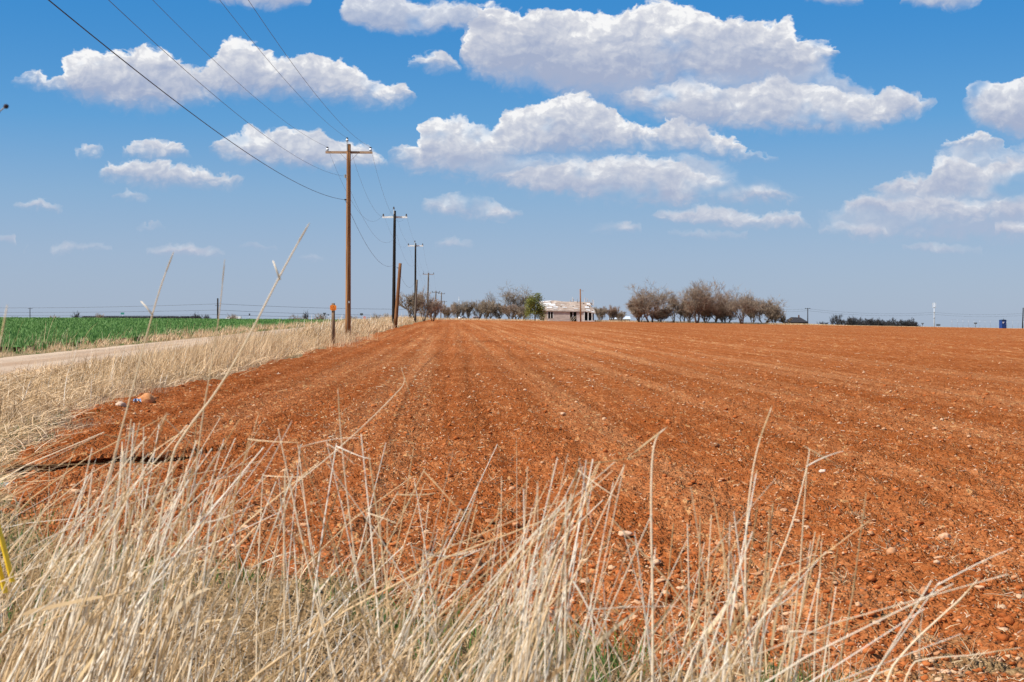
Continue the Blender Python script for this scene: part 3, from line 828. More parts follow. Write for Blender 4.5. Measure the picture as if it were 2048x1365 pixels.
clus = fbm(x * .9, y * .5, 141, 3); keep_ = RNG.uniform(0, 1, len(x)) < np.clip((clus - .33) * 4, .25, 1); x, y, sz = x[keep_], y[keep_], sz[keep_]
big = np.argsort(-sz / y)
sel, rest_ = big[:290], big[290:]
V, Fc = scatter_mesh(x[rest_], y[rest_], sz[rest_] * np.clip(y[rest_] / 16, .9, 2.0), P1, .3)
tag(raw('pebbles', V, Fc, M['pebble']), 'small pale pebbles scattered over the red soil', kind='stuff')
stone_me = []
for V0, F0 in P2:
    o = raw('field_stone', V0, F0, M['stone'], smooth=False)
    stone_me.append(o.data); bpy.data.objects.remove(o)
for q, i in enumerate(sel):
    o = bpy.data.objects.new('field_stone', stone_me[q % 12])
    COL.objects.link(o)
    s = max(sz[i], .013) * 1.2
    o.scale = (s * random.uniform(.9, 1.4), s * random.uniform(.7, 1.1), s * random.uniform(.7, 1.1))
    o.rotation_euler = (random.uniform(-.3, .3), random.uniform(-.3, .3), random.uniform(0, 6.28))
    o.location = (x[i], y[i], float(field_h(x[i:i + 1], y[i:i + 1])[0]) + s * .12)
    tag(o, 'small pale stone half sunk in the red tilled soil', 'stone', 'pale stones on the red field')

# ------------------------------------------------------------------ foreground grass
def stems(px, d, toppy, slope, wmm, bowk=.10):
    """stems whose tips show at (px, toppy) from the eye, leaning right by slope (run over rise), rooted on the ground"""
    slope = np.clip(slope, -.55, .78)
    xt = gxy(px, d); zt_ = EYE + (YH - toppy) / F * d
    rise = zt_ - ground(xt, d)
    xb = xt - slope * rise * .92
    z = ground(xb, d); h = zt_ - z
    ok = h > .08
    xt, xb, d, z, h, zt_, w, slope = (q[ok] for q in (xt, xb, d, z, h, zt_, wmm, slope))
    N = len(xb)
    base = np.stack([xb, d, z - .02], 1)
    tip = np.stack([xt, d + RNG.normal(0, .05, N) * h, zt_], 1)
    k_ = RNG.uniform(-1.0, 2.0, N) * bowk
    bow = np.stack([-slope * h * k_, RNG.normal(0, .04, N) * h, np.abs(slope) * h * .6 * k_], 1) + RNG.normal(0, .026, (N, 3)) * h[:, None]
    return base, tip, w / 1000, bow
def U(a, b, n): return RNG.uniform(a, b, n)
st, lv = [], []
def add_stems(px, d, top, lean, w, leaves=.9, bowk=.10):
    b, t, w_, bow = stems(px, d, top, lean, w, bowk)
    st.append(blades(b, t, w_, bow, seg=9, tube=True, taper=.70))
    q_ = np.flatnonzero(RNG.uniform(0, 1, len(b)) < .12)          # broken tops
    if len(q_):
        L_ = U(.04, .14, len(q_))[:, None]
        dv_ = RNG.normal(0, .5, (len(q_), 3)) + np.array([.7, 0, -.25]); dv_ /= np.linalg.norm(dv_, axis=1)[:, None]
        st.append(blades(t[q_] - (t[q_] - b[q_]) * .004, t[q_] + dv_ * L_, w_[q_] * .36, RNG.normal(0, .08, (len(q_), 3)) * L_, seg=4, tube=True, taper=.6))
    # dry leaves that peel off the stems
    m_ = int(len(b) * leaves)
    if not m_: return
    i = RNG.integers(0, len(b), m_); f = U(.25, .85, m_)[:, None]
    c = (b[i] + t[i]) / 2 + bow[i]
    p = (1 - f) ** 2 * b[i] + 2 * f * (1 - f) * c + f ** 2 * t[i]
    L = U(.05, .20, m_)[:, None]
    dirv = (t[i] - b[i]) / np.linalg.norm(t[i] - b[i], axis=1)[:, None] * .75 + RNG.normal(0, .42, (m_, 3)) + np.array([.35, 0, -.1])
    lv.append(blades(p, p + dirv * L, U(.003, .0085, m_), RNG.normal(0, .10, (m_, 3)) * L + np.array([0, 0, .16]) * L, seg=5, taper=.9))
# the leaning mass on the left: clumps whose stems sweep up to the right and cross
for c_ in range(14):
    ax_ = -300 + 48 * c_ + RNG.normal(0, 22); d0 = U(2.2, 4.0, 1)[0]; n = int(U(8, 20, 1)[0])
    m_ = U(.18, .55, 1)[0]
    slp = RNG.normal(m_, .17, n); tx_ = ax_ + slp * 480
    T = np.interp(tx_, [-300, 0, 120, 260, 420, 520, 640, 900], [1010, 960, 865, 825, 815, 860, 980, 1120])
    top = T + 330 * U(0, 1, n) ** 1.2
    add_stems(ax_ + RNG.normal(0, 30, n) + slp * (1385 - top), d0 + RNG.normal(0, .15, n), top, slp, U(3.2, 7.4, n), .6, .62)
for ax_, d0, n, t0 in ((40, 2.6, 22, 900), (110, 2.5, 26, 850), (170, 2.8, 26, 840), (235, 2.4, 28, 830), (300, 2.7, 24, 850), (370, 2.9, 16, 900)):
    slp = RNG.normal(.34, .13, n); top = t0 + 330 * U(0, 1, n) ** 1.2
    add_stems(ax_ + RNG.normal(0, 26, n) + slp * (1385 - top), d0 + RNG.normal(0, .12, n), top, slp, U(3.8, 7.8, n), 1.1, .3)
n = 90
px = U(-150, 620, n); d = U(2.4, 4.6, n); top = U(900, 1300, n)
add_stems(px, d, top, RNG.normal(.3, .45, n), U(2.4, 5.0, n), .8, .6)
# lower and further back
n = 170
px = U(-150, 700, n); d = U(4.8, 8.6, n)
T = np.interp(px, [-150, 100, 300, 550, 700], [1010, 960, 940, 980, 1060]); top = T + 330 * U(0, 1, n)
add_stems(px, d, top, RNG.normal(.45, .35, n), U(3.0, 5.6, n), .8, .3)
# clumps along the bottom: stems that fan out from about one place at the lower edge
for ax_, d0, n, t0, t1, s0, s1, sp in ((600, 2.9, 30, 880, 1280, -.1, .75, 60), (735, 2.5, 34, 850, 1250, -.42, .62, 26), (800, 2.7, 22, 920, 1260, -.25, .9, 60), (860, 2.6, 20, 1000, 1280, .0, .9, 60),
     (1000, 2.4, 40, 930, 1240, .0, .50, 36), (1055, 2.3, 50, 905, 1230, -.02, .52, 40), (940, 2.6, 20, 990, 1270, -.1, .6, 45), (1120, 2.5, 20, 1060, 1300, -.5, .5, 50),
     (1250, 2.4, 16, 1030, 1300, -.55, .4, 50), (1350, 2.4, 18, 1040, 1300, -.5, .55, 50), (1445, 2.2, 22, 960, 1260, -.2, .45, 30), (1500, 2.2, 24, 930, 1250, -.15, .42, 34), (1580, 2.3, 10, 1080, 1290, -.05, .3, 25),
     (1700, 2.1, 8, 1150, 1330, .5, 1.4, 24)):
    slp = U(s0, s1, n); top = t0 + (t1 - t0) * U(0, 1, n) ** 1.1
    add_stems(ax_ + RNG.normal(0, sp, n) + slp * (1385 - top), d0 + RNG.normal(0, .14, n), top, slp, U(3.4, 7.4, n), .4, .36)
# sparse low straws over the bottom of the picture
n = 230
px = U(380, 1760, n); d = U(2.8, 6.2, n)
top = np.interp(px, [380, 700, 1100, 1400, 1720], [1110, 1120, 1150, 1170, 1260]) + U(0, 230, n)
add_stems(px, d, top, RNG.normal(.25, .6, n), U(2.2, 4.8, n), .5, .4)
st_keep = st; st = []
n = 170
px = U(-100, 1150, n); d = U(3.6, 7.0, n); top = U(1030, 1290, n)
add_stems(px, d, top, RNG.normal(.2, .5, n), U(2.4, 4.4, n), 0, .5)
V, Fc = join(st); st = st_keep
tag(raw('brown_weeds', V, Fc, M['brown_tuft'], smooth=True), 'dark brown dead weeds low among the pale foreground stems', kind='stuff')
V, Fc = join(st)
tag(raw('foreground_stems', V, Fc, M['straw_stem'], smooth=True), 'tall pale straw stems leaning right across the foreground', kind='stuff')
V, Fc = join(lv)
tag(raw('foreground_leaves', V, Fc, M['straw'], smooth=True), 'curled dry leaf blades among the foreground stems', kind='stuff')
# thatch on the ground and green shoots beneath
n = 20000
y = 1 / U(1 / 14.5, 1 / 4.6, n); x = U(-.42, .36, n) * y
ne_ = np.interp(x, [-5.6, -2.9, -1.3, -.1, .9, 3.0], [14.0, 9.8, 8.8, 7.5, 6.6, 5.9])
lim = fbm(x * 1.2, y * 1.2, 120, 3)
kx = (y < ne_ + 1.6 * (lim - .5)) & (U(0, 1, n) < np.interp(x, [-5, -1, .6, 2.5], [1, .9, .5, .2]))
x, y = x[kx], y[kx]; N = len(x)
a = U(0, 2 * PI, N); L = U(.05, .28, N)
b0 = np.stack([x, y, ground(x, y) + U(0, .05, N)], 1)
b1 = b0 + np.stack([np.cos(a) * L, np.sin(a) * L, U(-.02, .75, N) ** 2 * L], 1)
V, Fc = blades(b0, b1, U(.003, .007, N), RNG.normal(0, .16, (N, 3)) * L[:, None] + np.array([0, 0, .12]) * L[:, None], seg=4, taper=.7)
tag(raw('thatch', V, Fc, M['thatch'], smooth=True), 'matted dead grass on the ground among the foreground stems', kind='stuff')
n = 16000
y = 1 / U(1 / 13.5, 1 / 4.8, n); x = U(-.42, .36, n) * y
pat = fbm(x * 1.6, y * 1.2, 131, 3)
kx = (y < np.interp(x, [-5.6, -2.9, -1.3, -.1, .9, 3.0], [14.2, 9.4, 8.2, 7.2, 6.3, 5.6])) & (pat > np.interp(x, [-3, -.5, .5, 2], [.40, .46, .58, .64]))
x, y = x[kx], y[kx]
V, Fc = grow(x, y, U(.05, .24, len(x)), np.abs(RNG.normal(0, .55, len(x))), U(.004, .010, len(x)), .2, 4)
tag(raw('green_shoots', V, Fc, M['green'], smooth=True), 'fresh green shoots under the dry foreground grass', kind='stuff')
# tall stalks that stand out one by one
def stalk(label, pts, d, w, d1=None, twig=None, cat='stalk'):
    """a single stalk through picture points at distance d (root first)"""
    d1 = d1 or d
    P = [pt(a, b, d + (d1 - d) * i / (len(pts) - 1)) for i, (a, b) in enumerate(pts)]
    r = P[0]; r2 = P[1]
    drop_ = r.z - gz(r.x, r.y)
    foot = Vector((r.x - max(-.15, min(.15, (r2.x - r.x) / max(r2.z - r.z, .02) * drop_ * .35)), r.y, 0)); foot.z = gz(foot.x, foot.y) - .02
    if drop_ > .05: P = [foot, foot.lerp(r, .5)] + P
    else: foot = Vector(r)
    fine = P
    for _ in range(3):
        q = [fine[0]]
        for a_, b_ in zip(fine[:-1], fine[1:]): q += [a_.lerp(b_, .25), a_.lerp(b_, .75)]
        fine = q + [fine[-1]]
    o = thing('grass_stalk', label, cat, foot, 0, 'tall single stalks in the foreground')
    nn = len(fine)
    mb = MB().tube([f - foot for f in fine], [w / 2250 * (1 - .70 * (i / nn) ** 1.3) for i in range(nn)], 6)
    mb.build('stem', M['straw_stem'], o, True)
    ti = fine[-1] - foot; tdir = (fine[-1] - fine[-3]).normalized()
    hd = MB().tube([ti - tdir * .06, ti - tdir * .04, ti - tdir * .015, ti + tdir * .005], [w / 8000, w / 4200, w / 4600, w / 12000], 6)
    hd.build('seed_head', M['straw'], o, True)
    for tw in (twig or []):
        q = [pt(a, b, d1) - foot for a, b in tw]
        MB().tube(q, [w / 3200, w / 4200, w / 6000][:len(q)], 5).build('side_twig', M['straw_stem'], o, True)
    return o
stalk('longest pale stalk slanting from the left grass high into the sky', [(330, 930), (380, 850), (430, 790), (490, 690), (545, 580), (588, 500), (617, 450)], 2.6, 6.0, 2.3, [[(560, 560), (552, 538), (546, 522)]])
stalk('pale stalk crossing the green crop with its tip in the sky', [(180, 1150), (215, 960), (262, 790), (296, 660), (322, 570), (346, 508)], 2.7, 5.2, 2.4, [[(306, 632), (294, 616), (282, 603)]])
stalk('thin upright stalk whose tip crosses the horizon beside the white truck', [(385, 1000), (405, 830), (425, 720), (440, 620), (449, 524)], 2.8, 4.2, 2.5)
stalk('blurred stalk cut by the left edge of the picture at the horizon', [(-70, 1000), (-30, 800), (0, 690), (13, 618)], 1.7, 4.8)
stalk('straight lone stalk standing against the far furrows', [(745, 1365), (715, 1160), (695, 1000), (682, 880), (676, 782)], 2.6, 4.2)
stalk('long stalk with a hooked tip over the furrows', [(560, 990), (640, 930), (730, 850), (790, 790), (812, 765), (803, 738)], 3.0, 3.0)
stalk('stalk with a pale feathery tip, tallest in the right half', [(1492, 1240), (1490, 1100), (1497, 1000), (1512, 900), (1542, 818)], 2.3, 4.6)
stalk('upright stalk with a curled tip standing alone on red soil', [(1305, 1400), (1306, 1200), (1302, 1050), (1303, 920), (1312, 872), (1330, 858)], 2.2, 5.4)
stalk('arching stalk at right with a thin hooked tip', [(1500, 1300), (1545, 1150), (1585, 1050), (1608, 960), (1621, 900), (1612, 895)], 2.4, 4.0)
stalk('shorter straight stalk, rightmost upright one', [(1627, 1380), (1632, 1230), (1640, 1150), (1643, 1085)], 2.4, 4.2)
stalk('stalk slanting low to the right over bare soil in the bottom corner', [(1760, 1365), (1820, 1290), (1880, 1235), (1925, 1195), (1955, 1160)], 2.2, 5.0)
stalk('lying stalk that bends right over the red corner', [(1800, 1330), (1870, 1315), (1940, 1312), (2000, 1302), (2040, 1296)], 2.3, 3.4)
stalk('slim dark stalk standing apart in the middle of the field', [(1033, 1080), (1034, 980), (1033, 880)], 3.4, 2.2)
# weed stem with a dark bud at the left edge
p0 = pt(-60, 900, 2.6); foot = Vector((p0.x, p0.y, gz(p0.x, p0.y) - .02))
o = thing('weed_stem', 'dark budded weed stem poking in at the left edge against the sky', 'weed', foot)
tip = pt(12, 213, 2.6) - foot; midp = pt(-2, 224, 2.6) - foot
MB().tube([(0, 0, 0), pt(-58, 600, 2.6) - foot, pt(-30, 300, 2.6) - foot, midp, tip], [.004, .0035, .002, .0012, .0012], 6).build('stem', M['weed_grey'], o, True)
bd = simple('dark_bud', (.02, .012, .015), (.06, .03, .03), 60)
V0, F0 = blob(RNG, 2, .2, 1, 1.5)
raw('bud', V0 * .0045 + np.array(tip), F0, bd, o, True)
raw('bud', V0 * .0045 + np.array(midp) - (.003, 0, 0), F0, bd, o, True)

# ------------------------------------------------------------------ litter and rocks near the field corner
def ground_pt(px, py):
    u, v = (px - 1024) / F, (YH - py) / F
    y = EYE / (TA * u + TB - v)
    y = EYE / (TA * u + TB - v)
    return u * y, y
def fz(x, y): return float(field_h(np.array([x]), np.array([y]))[0])
def rock(px, py, wpx, label, c1, c2, flat=.6, seed=1):
    x, y = ground_pt(px, py)
    r = wpx / 2 / F * y
    V0, F0 = blob(np.random.default_rng(seed), 3, .34, flat, 1.4)
    o = raw('rock', V0 * r, F0, simple('rock_face', c1, c2, 30, .9, .15, bmp=.01), None, False)
    o.location = (x, y, fz(x, y) + r * flat * .45)
    return tag(o, label, 'rock')
rock(222, 803, 28, 'tan rock at the grass edge, left of the blue scrap', (.50, .26, .13), (.62, .38, .22), .75, 3)
rock(292, 810, 34, 'orange rock beside the blue scrap of litter', (.55, .22, .08), (.68, .32, .14), .75, 4)
rock(242, 820, 22, 'whitish rock between two orange rocks near the verge', (.52, .34, .23), (.64, .46, .34), .6, 5)
rock(31, 948, 16, 'orange rock next to the plastic bottle at the left edge', (.48, .18, .07), (.60, .27, .12), .7, 6)
rock(1645, 953, 15, 'largest white stone on the soil right of the stalks', (.60, .44, .33), (.74, .60, .48), .55, 7)
rock(1430, 902, 18, 'dark brown rock lying alone on the mid field', (.22, .09, .04), (.38, .17, .07), .6, 8)
rock(1890, 1090, 26, 'rounded tan stone low on the right with pale top', (.56, .30, .16), (.68, .42, .26), .7, 9)
rock(1250, 1092, 28, 'flat pale stone between the stem clumps', (.58, .34, .20), (.70, .46, .30), .5, 10)
# plastic bottle
x, y = ground_pt(16, 970)
o = thing('plastic_bottle', 'clear crushed plastic bottle with greenish tint at the left edge', 'bottle', (x, y, fz(x, y) + .03), .12)
plast = simple('cloudy_plastic', (.36, .44, .40), (.60, .64, .60), 25, .2, .6)
MB().tube([(-.11, 0, 0), (-.10, 0, 0), (-.03, 0, .002), (0, 0, -.002), (.05, 0, 0), (.075, 0, 0), (.095, 0, 0)], [.02, .032, .030, .027, .031, .02, .013], 14).build('body', plast, o, True)
MB().tube([(.095, 0, 0), (.115, 0, 0)], [.015, .015], 12).build('cap', simple('grey_cap', (.35, .42, .42), (.45, .5, .5), 10, .4), o, True)
MB().tube([(-.075, 0, .001), (-.035, 0, .002)], [.0325, .0318], 14, False).build('wrapper', simple('green_wrapper', (.16, .34, .24), (.30, .46, .36), 30, .4), o, True)
# blue scrap
x, y = ground_pt(274, 814)
bm = MB()
gx = np.linspace(-1, 1, 9); G = np.array([[(a * .05 + .015 * math.sin(b * 4), b * .05, .025 + .02 * math.sin(a * 5 + b * 3) + .02 * math.cos(b * 6 + a)) for a in gx] for b in gx])
Vn = G.reshape(-1, 3); Fn = np.array([[i * 9 + j, i * 9 + j + 1, (i + 1) * 9 + j + 1, (i + 1) * 9 + j] for i in range(8) for j in range(8)])
o = raw('litter_scrap', Vn, Fn, simple('blue_film', (.10, .19, .36), (.26, .36, .50), 14, .3, .5), None, True)
o.location = (x, y, fz(x, y) + .02); tag(o, 'crumpled blue scrap of plastic beside the orange rock', 'litter')
# yellow guy guard at the left edge
x = gxy(6, 4.6); 
P = [pt(25, 1164, 2.5), pt(19, 1140, 2.5), pt(12, 1112, 2.5), pt(5, 1086, 2.5), pt(-4, 1052, 2.5), pt(-26, 1000, 2.5), pt(-70, 960, 2.5), pt(-130, 1000, 2.5), pt(-170, 1200, 2.5), pt(-190, 1600, 2.5), pt(-195, 2300, 2.5)]
foot = Vector((P[-1].x, 2.5, gz(P[-1].x, 2.5)))
o = thing('marker_strip', 'yellow plastic marker strips bent over in the grass at the left edge', 'marker', foot)
yl = simple('yellow_plastic', (.82, .50, .01), (.90, .62, .03), 30, .35, .5)
for off in (0, -.014):
    mb = MB()
    for i in range(len(P)):
        c = P[i] - foot + Vector((off, .004 if off else 0, -.02 if off else 0)); w = .0052
        mb.v += [tuple(c + Vector((-w, 0, 0))), tuple(c + Vector((0, -.006, 0))), tuple(c + Vector((w, 0, 0))), tuple(c + Vector((0, -.003, 0)))]
    for i in range(len(P) - 1):
        for q in range(4):
            q2 = (q + 1) % 4
            mb.f.append([i * 4 + q, i * 4 + q2, i * 4 + 4 + q2, i * 4 + 4 + q])
    mb.build('strip', yl, o)

# ------------------------------------------------------------------ the pole line
LINE_RZ = math.atan(-UV)
def insulator(parent, p, s=1.0, dark=False):
    a = MB().lathe([(.012, 0), (.012, .10 * s)], 8, p).build('insulator_pin', M['steel'], parent, True)
    body = M['porcelain'] if not dark else M['pole_grey']
    b = MB().lathe([(.045 * s, .06 * s), (.075 * s, .075 * s), (.07 * s, .12 * s), (.05 * s, .14 * s), (.05 * s, .19 * s), (.02 * s, .21 * s)], 12, p).build('insulator', body, parent, True)
    MB().lathe([(.078 * s, .055 * s), (.08 * s, .075 * s)], 12, p).build('skirt', M['black'], b, True)
    MB().lathe([(.062 * s, .185 * s), (.066 * s, .215 * s), (.03 * s, .24 * s)], 12, p).build('cap', M['black'], b, True)
    a.parent = b
    return b
def utility_pole(name, label, d, px, toppy, armpy, half, pm, am, r_top, r_bot, lean=0.0, braces=False, front=False, dark=False, top_pin=True, ins=1.0, tops=True):
    x = wx_(px, d); g = gz(x, d)
    o = thing(name, label, 'utility pole', (x, d, g - .1), LINE_RZ, 'utility poles along the road')
    H = EYE + (YH - toppy) / F * d - g + .1
    ha = EYE + (YH - armpy) / F * d - g + .1
    L = lean / F * d
    n = 8
    MB().tube([(-L + L * i / n, 0, H * i / n) for i in range(n + 1)], [r_bot + (r_top - r_bot) * i / n for i in range(n + 1)], 14).build('post', pm, o, True)
    yo = -(r_top + .055) if front else r_top + .055
    if half:
        ah = .12 if am is M['arm'] else .19
        MB().box((0, yo, ha), (2 * half, .10, ah)).build('crossarm', am, o)
        for sx in (-1, 1):
            insulator(o, (sx * (half - .10), yo, ha + .05), ins, dark)
        if braces:
            for sx in (-1, 1):
                MB().bar((sx * .48, yo + .065, ha - .02), (sx * .10, yo + .065, ha - .42), .035, .012).build('brace', M['arm'] if braces == 1 else M['steel'], o)
        MB().tube([(.03, -r_top - .03, ha + .02), (.03, r_top + .13, ha + .02)], .025, 8).build('bolt', M['black'], o, True)
    if top_pin:
        b = MB().bar((-r_top * .7, -r_top - .012, H - .35), (-r_top * .7, -r_top - .012, H + .14), .05, .018).build('ridge_pin', M['steel'] if not am is M['arm_white'] else M['arm_white'], o)
        insulator(o, (-r_top * .7, -r_top - .012, H + .10), ins, dark)
    return o, H, ha, x, g
d1 = 75.0
p1, H1, ha1, x1, g1 = utility_pole('utility_pole', 'tall brown wooden pole nearest the camera with a tan braced crossarm', d1, 697.5, 289, 304.5, 1.235, M['pole_brown'], M['arm'], .108, .150, 1.5, 1)
hn, hc = EYE + (YH - 353) / F * d1 - g1 + .1, EYE + (YH - 400) / F * d1 - g1 + .1
MB().box((-.15, -.03, hn), (.10, .05, .16)).tube([(-.20, -.03, hn - .09), (-.20, -.03, hn + .09)], .04, 10).build('neutral_bracket', M['steel'], p1)
MB().box((-.16, -.03, hc), (.12, .06, .07)).build('cable_clamp', M['black'], p1)
MB().box((.02, -.149, 2.1), (.07, .008, .11)).build('number_tag', M['steel'], p1)
MB().tube([(-.05, -.155, .2), (-.045, -.142, 4.5), (-.04, -.118, H1 - .4)], .007, 6).build('ground_wire', M['wire'], p1)
d2, d3, d4, d5, d6, d7 = 139.0, 214.0, 322.0, 462.0, 600.0, 790.0
p2, H2, ha2, x2, g2 = utility_pole('utility_pole', 'black tarred pole with a white crossarm beside a leaning brown stub', d2, 789.5, 422, 434.5, 1.22, M['pole_black'], M['arm_white'], .125, .185, 2.5, 0, False, True, True, 1.15)
p3, H3, ha3, x3, g3 = utility_pole('utility_pole', 'black tarred pole with a white crossarm in front of the bare brush', d3, 831.0, 487, 492, 1.17, M['pole_black'], M['arm_white'], .125, .18, 0.5, 0, False, True, True, 1.25)
p4, H4, ha4, x4, g4 = utility_pole('utility_pole', 'slim weathered grey pole rising behind the brush with a tan crossarm', d4, 857, 546, 549, 1.27, M['pole_grey'], M['arm'], .15, .22, 2.5, 0, False, True, False, 1.4)
p5, H5, ha5, x5, g5 = utility_pole('utility_pole', 'small distant pole, fifth in the line, left of its close twin', d5, 872, 582, 585, 1.3, M['pole_grey'], M['pole_grey'], .17, .22, 2, 0, False, True, False, 1.5)
p6, H6, ha6, x6, g6 = utility_pole('utility_pole', 'distant pole with a white lower bracket right behind the fifth pole', d6, 883, 585, 588, 1.45, M['pole_grey'], M['pole_grey'], .2, .25, 2, 0, False, True, False, 1.6)
MB().box((-.9, 0, H6 - 1.1), (2.0, .12, .12)).build('lower_bracket', M['arm_white'], p6)
p7, H7, ha7, x7, g7 = utility_pole('utility_pole', 'tiniest pole at the far end of the line over the brush', d7, 888.5, 602, 604, 1.4, M['pole_grey'], M['pole_grey'], .22, .28, 0, 0, False, True, False, 1.6)
def stub(label, d, px, toppy, lean, r0, r1, m):
    x = wx_(px, d); g = gz(x, d)
    o = thing('pole_stub', label, 'pole stub', (x, d, g - .1), 0, 'cut-off pole stubs')
    H = EYE + (YH - toppy) / F * d - g + .1; L = lean / F * d
    MB().tube([(L * i / 5, 0, H * i / 5) for i in range(6)], [r1 + (r0 - r1) * i / 5 for i in range(6)], 12).build('post', m, o, True)
    MB().tube([(L * .93 - r0 - .1, -.05, H * .93), (L * .93 + r0, -.05, H * .93)], .03, 8).build('clamp', M['black'], o, True)
    return Vector((x + L * .93 - r0 - .05, d - .05, g - .1 + H * .93))
s1 = stub('brown stub leaning right against the black pole by the verge', 137.0, 790.5, 527, 10.0, .15, .19, M['stub'])
s2 = stub('short weathered stub touching the black pole before the brush', 212.5, 829.5, 560, 4.5, .13, .19, M['pole_grey'])

def wire(label, pts, r, m, group, name='power_line'):
    """a wire through fixed points; each span is (end point, sag)"""
    path = []
    for (a, _), (b, sag) in zip(pts[:-1], pts[1:]):
        a, b = Vector(a), Vector(b)
        for i in range(28):
            t = i / 28
            q = a.lerp(b, t); q.z -= 4 * sag * t * (1 - t)
            path.append(q)
    path.append(Vector(pts[-1][0]))
    o = MB().tube(path, r, 6).build(name, m, None, True)
    return tag(o, label, 'wire', group)
def atpole(o, lx, ly, lz):
    return Matrix.Translation(o.location) @ Matrix.Rotation(LINE_RZ, 4, 'Z') @ Vector((lx, ly, lz))
def back_span(p, kq, y1=75.0, yv=22.0):
    """the span towards the pole behind the camera: a shallow parabola whose low point is near y = yv"""
    p = Vector(p); pts = []
    ym = -31.0
    for i in range(64):
        y = ym + (y1 - ym) * i / 64
        pts.append(Vector((p.x + UV * (y - p.y), y, p.z - kq * ((y1 - yv) ** 2 - (y - yv) ** 2))))
    return pts
def longwire(label, start, kq, rest, r, m):
    path = back_span(start, kq)
    a = Vector(start)
    for b, sag in rest:
        b = Vector(b)
        for i in range(28):
            t = i / 28
            q = a.lerp(b, t); q.z -= 4 * sag * t * (1 - t); path.append(q)
        a = b
    path.append(a)
    o = MB().tube(path, r, 6).build('power_line', m, None, True)
    return tag(o, label, 'wire', 'wires along the road')
yo = .17
for label, lx, dz_, kq, rr in (('bare wire on the left end insulators of the crossarms', -1, .24, .00085, .0055), ('bare wire on the right end insulators of the crossarms', 1, .24, .00094, .0055)):
    st_ = atpole(p1, lx * 1.135, yo, ha1 + .27)
    rest = [(atpole(p2, lx * 1.12, yo, ha2 + .3), 2.0), (atpole(p3, lx * 1.07, yo, ha3 + .3), 1.6), (atpole(p4, lx * 1.17, yo, ha4 + .3), 2.2), (atpole(p5, lx * 1.2, yo, ha5 + .3), 3), (atpole(p6, lx * 1.3, yo, ha6 + .3), 2.5)]
    longwire(label, st_, kq, rest, rr, M['wire'])
st_ = atpole(p1, -.075, -.12, H1 + .32)
longwire('bare wire on the pole-top insulators, highest of the wires', st_, .00082, [(atpole(p2, -.08, -.13, H2 + .35), 2.3), (atpole(p3, -.08, -.13, H3 + .38), 1.8), (atpole(p4, -.1, -.16, H4 + .42), 2.2), (atpole(p5, -.1, -.18, H5 + .45), 3)], .0055, M['wire'])
longwire('thin neutral wire bolted to the posts below the crossarms', atpole(p1, -.20, -.03, hn), .00092, [(atpole(p2, .2, -.1, EYE + (YH - 470) / F * d2 - g2 + .1), 1.9), (atpole(p3, .2, -.1, EYE + (YH - 522) / F * d3 - g3 + .1), 1.8), (atpole(p4, .2, -.1, EYE + (YH - 570) / F * d4 - g4 + .1), 2.2)], .0055, M['wire'])
longwire('thick black communication cable, lowest of the wires', atpole(p1, -.2, -.05, hc), .000765, [(atpole(p2, -.12, -.22, EYE + (YH - 531) / F * d2 - g2 + .1), 1.25), (s1, .0), (atpole(p3, -.2, -.22, EYE + (YH - 567) / F * d3 - g3 + .1), 1.2), (s2 + Vector((0, 0, .0)), 0.0), (atpole(p4, 0, -.3, EYE + (YH - 602) / F * d4 - g4 + .1), 1.5)], .0095, M['cable'])

# marker post with the orange sign
d = 64.0; x = wx_(666.5, d); g = gz(x, d)
o = thing('marker_post', 'brown marker post with an orange sign left of the tall brown pole', 'marker post', (x, d, g - .05), .1)
Hm = EYE + (YH - 607) / F * d - g + .05
MB().tube([(0, 0, 0), (0, 0, Hm * .5), (0, 0, Hm)], [.085, .08, .077], 12).build('post', M['post'], o, True)
zs = EYE + (YH - 616) / F * d - g + .05
bm = bmesh.new(); bmesh.ops.create_cube(bm, size=1); bmesh.ops.scale(bm, vec=(.285, .02, .245), verts=bm.verts)
bmesh.ops.bevel(bm, geom=[e for e in bm.edges if abs(e.verts[0].co.y - e.verts[1].co.y) > .01], offset=.03, segments=3, affect='EDGES')
me = bpy.data.meshes.new('sign_plate'); bm.to_mesh(me); bm.free(); me.materials.append(M['orange'])
sg = bpy.data.objects.new('sign_plate', me); COL.objects.link(sg); sg.parent = o; sg.location = (0, -.098, zs)
for zz, ww in ((.07, .03), (.045, .03), (0.0, .20), (-.045, .15), (-.075, .18)):
    MB().box((0, -.0125, zz), (ww, .005, .010 if ww > .05 else .02)).build('printed_line', M['orange_ink'], sg)

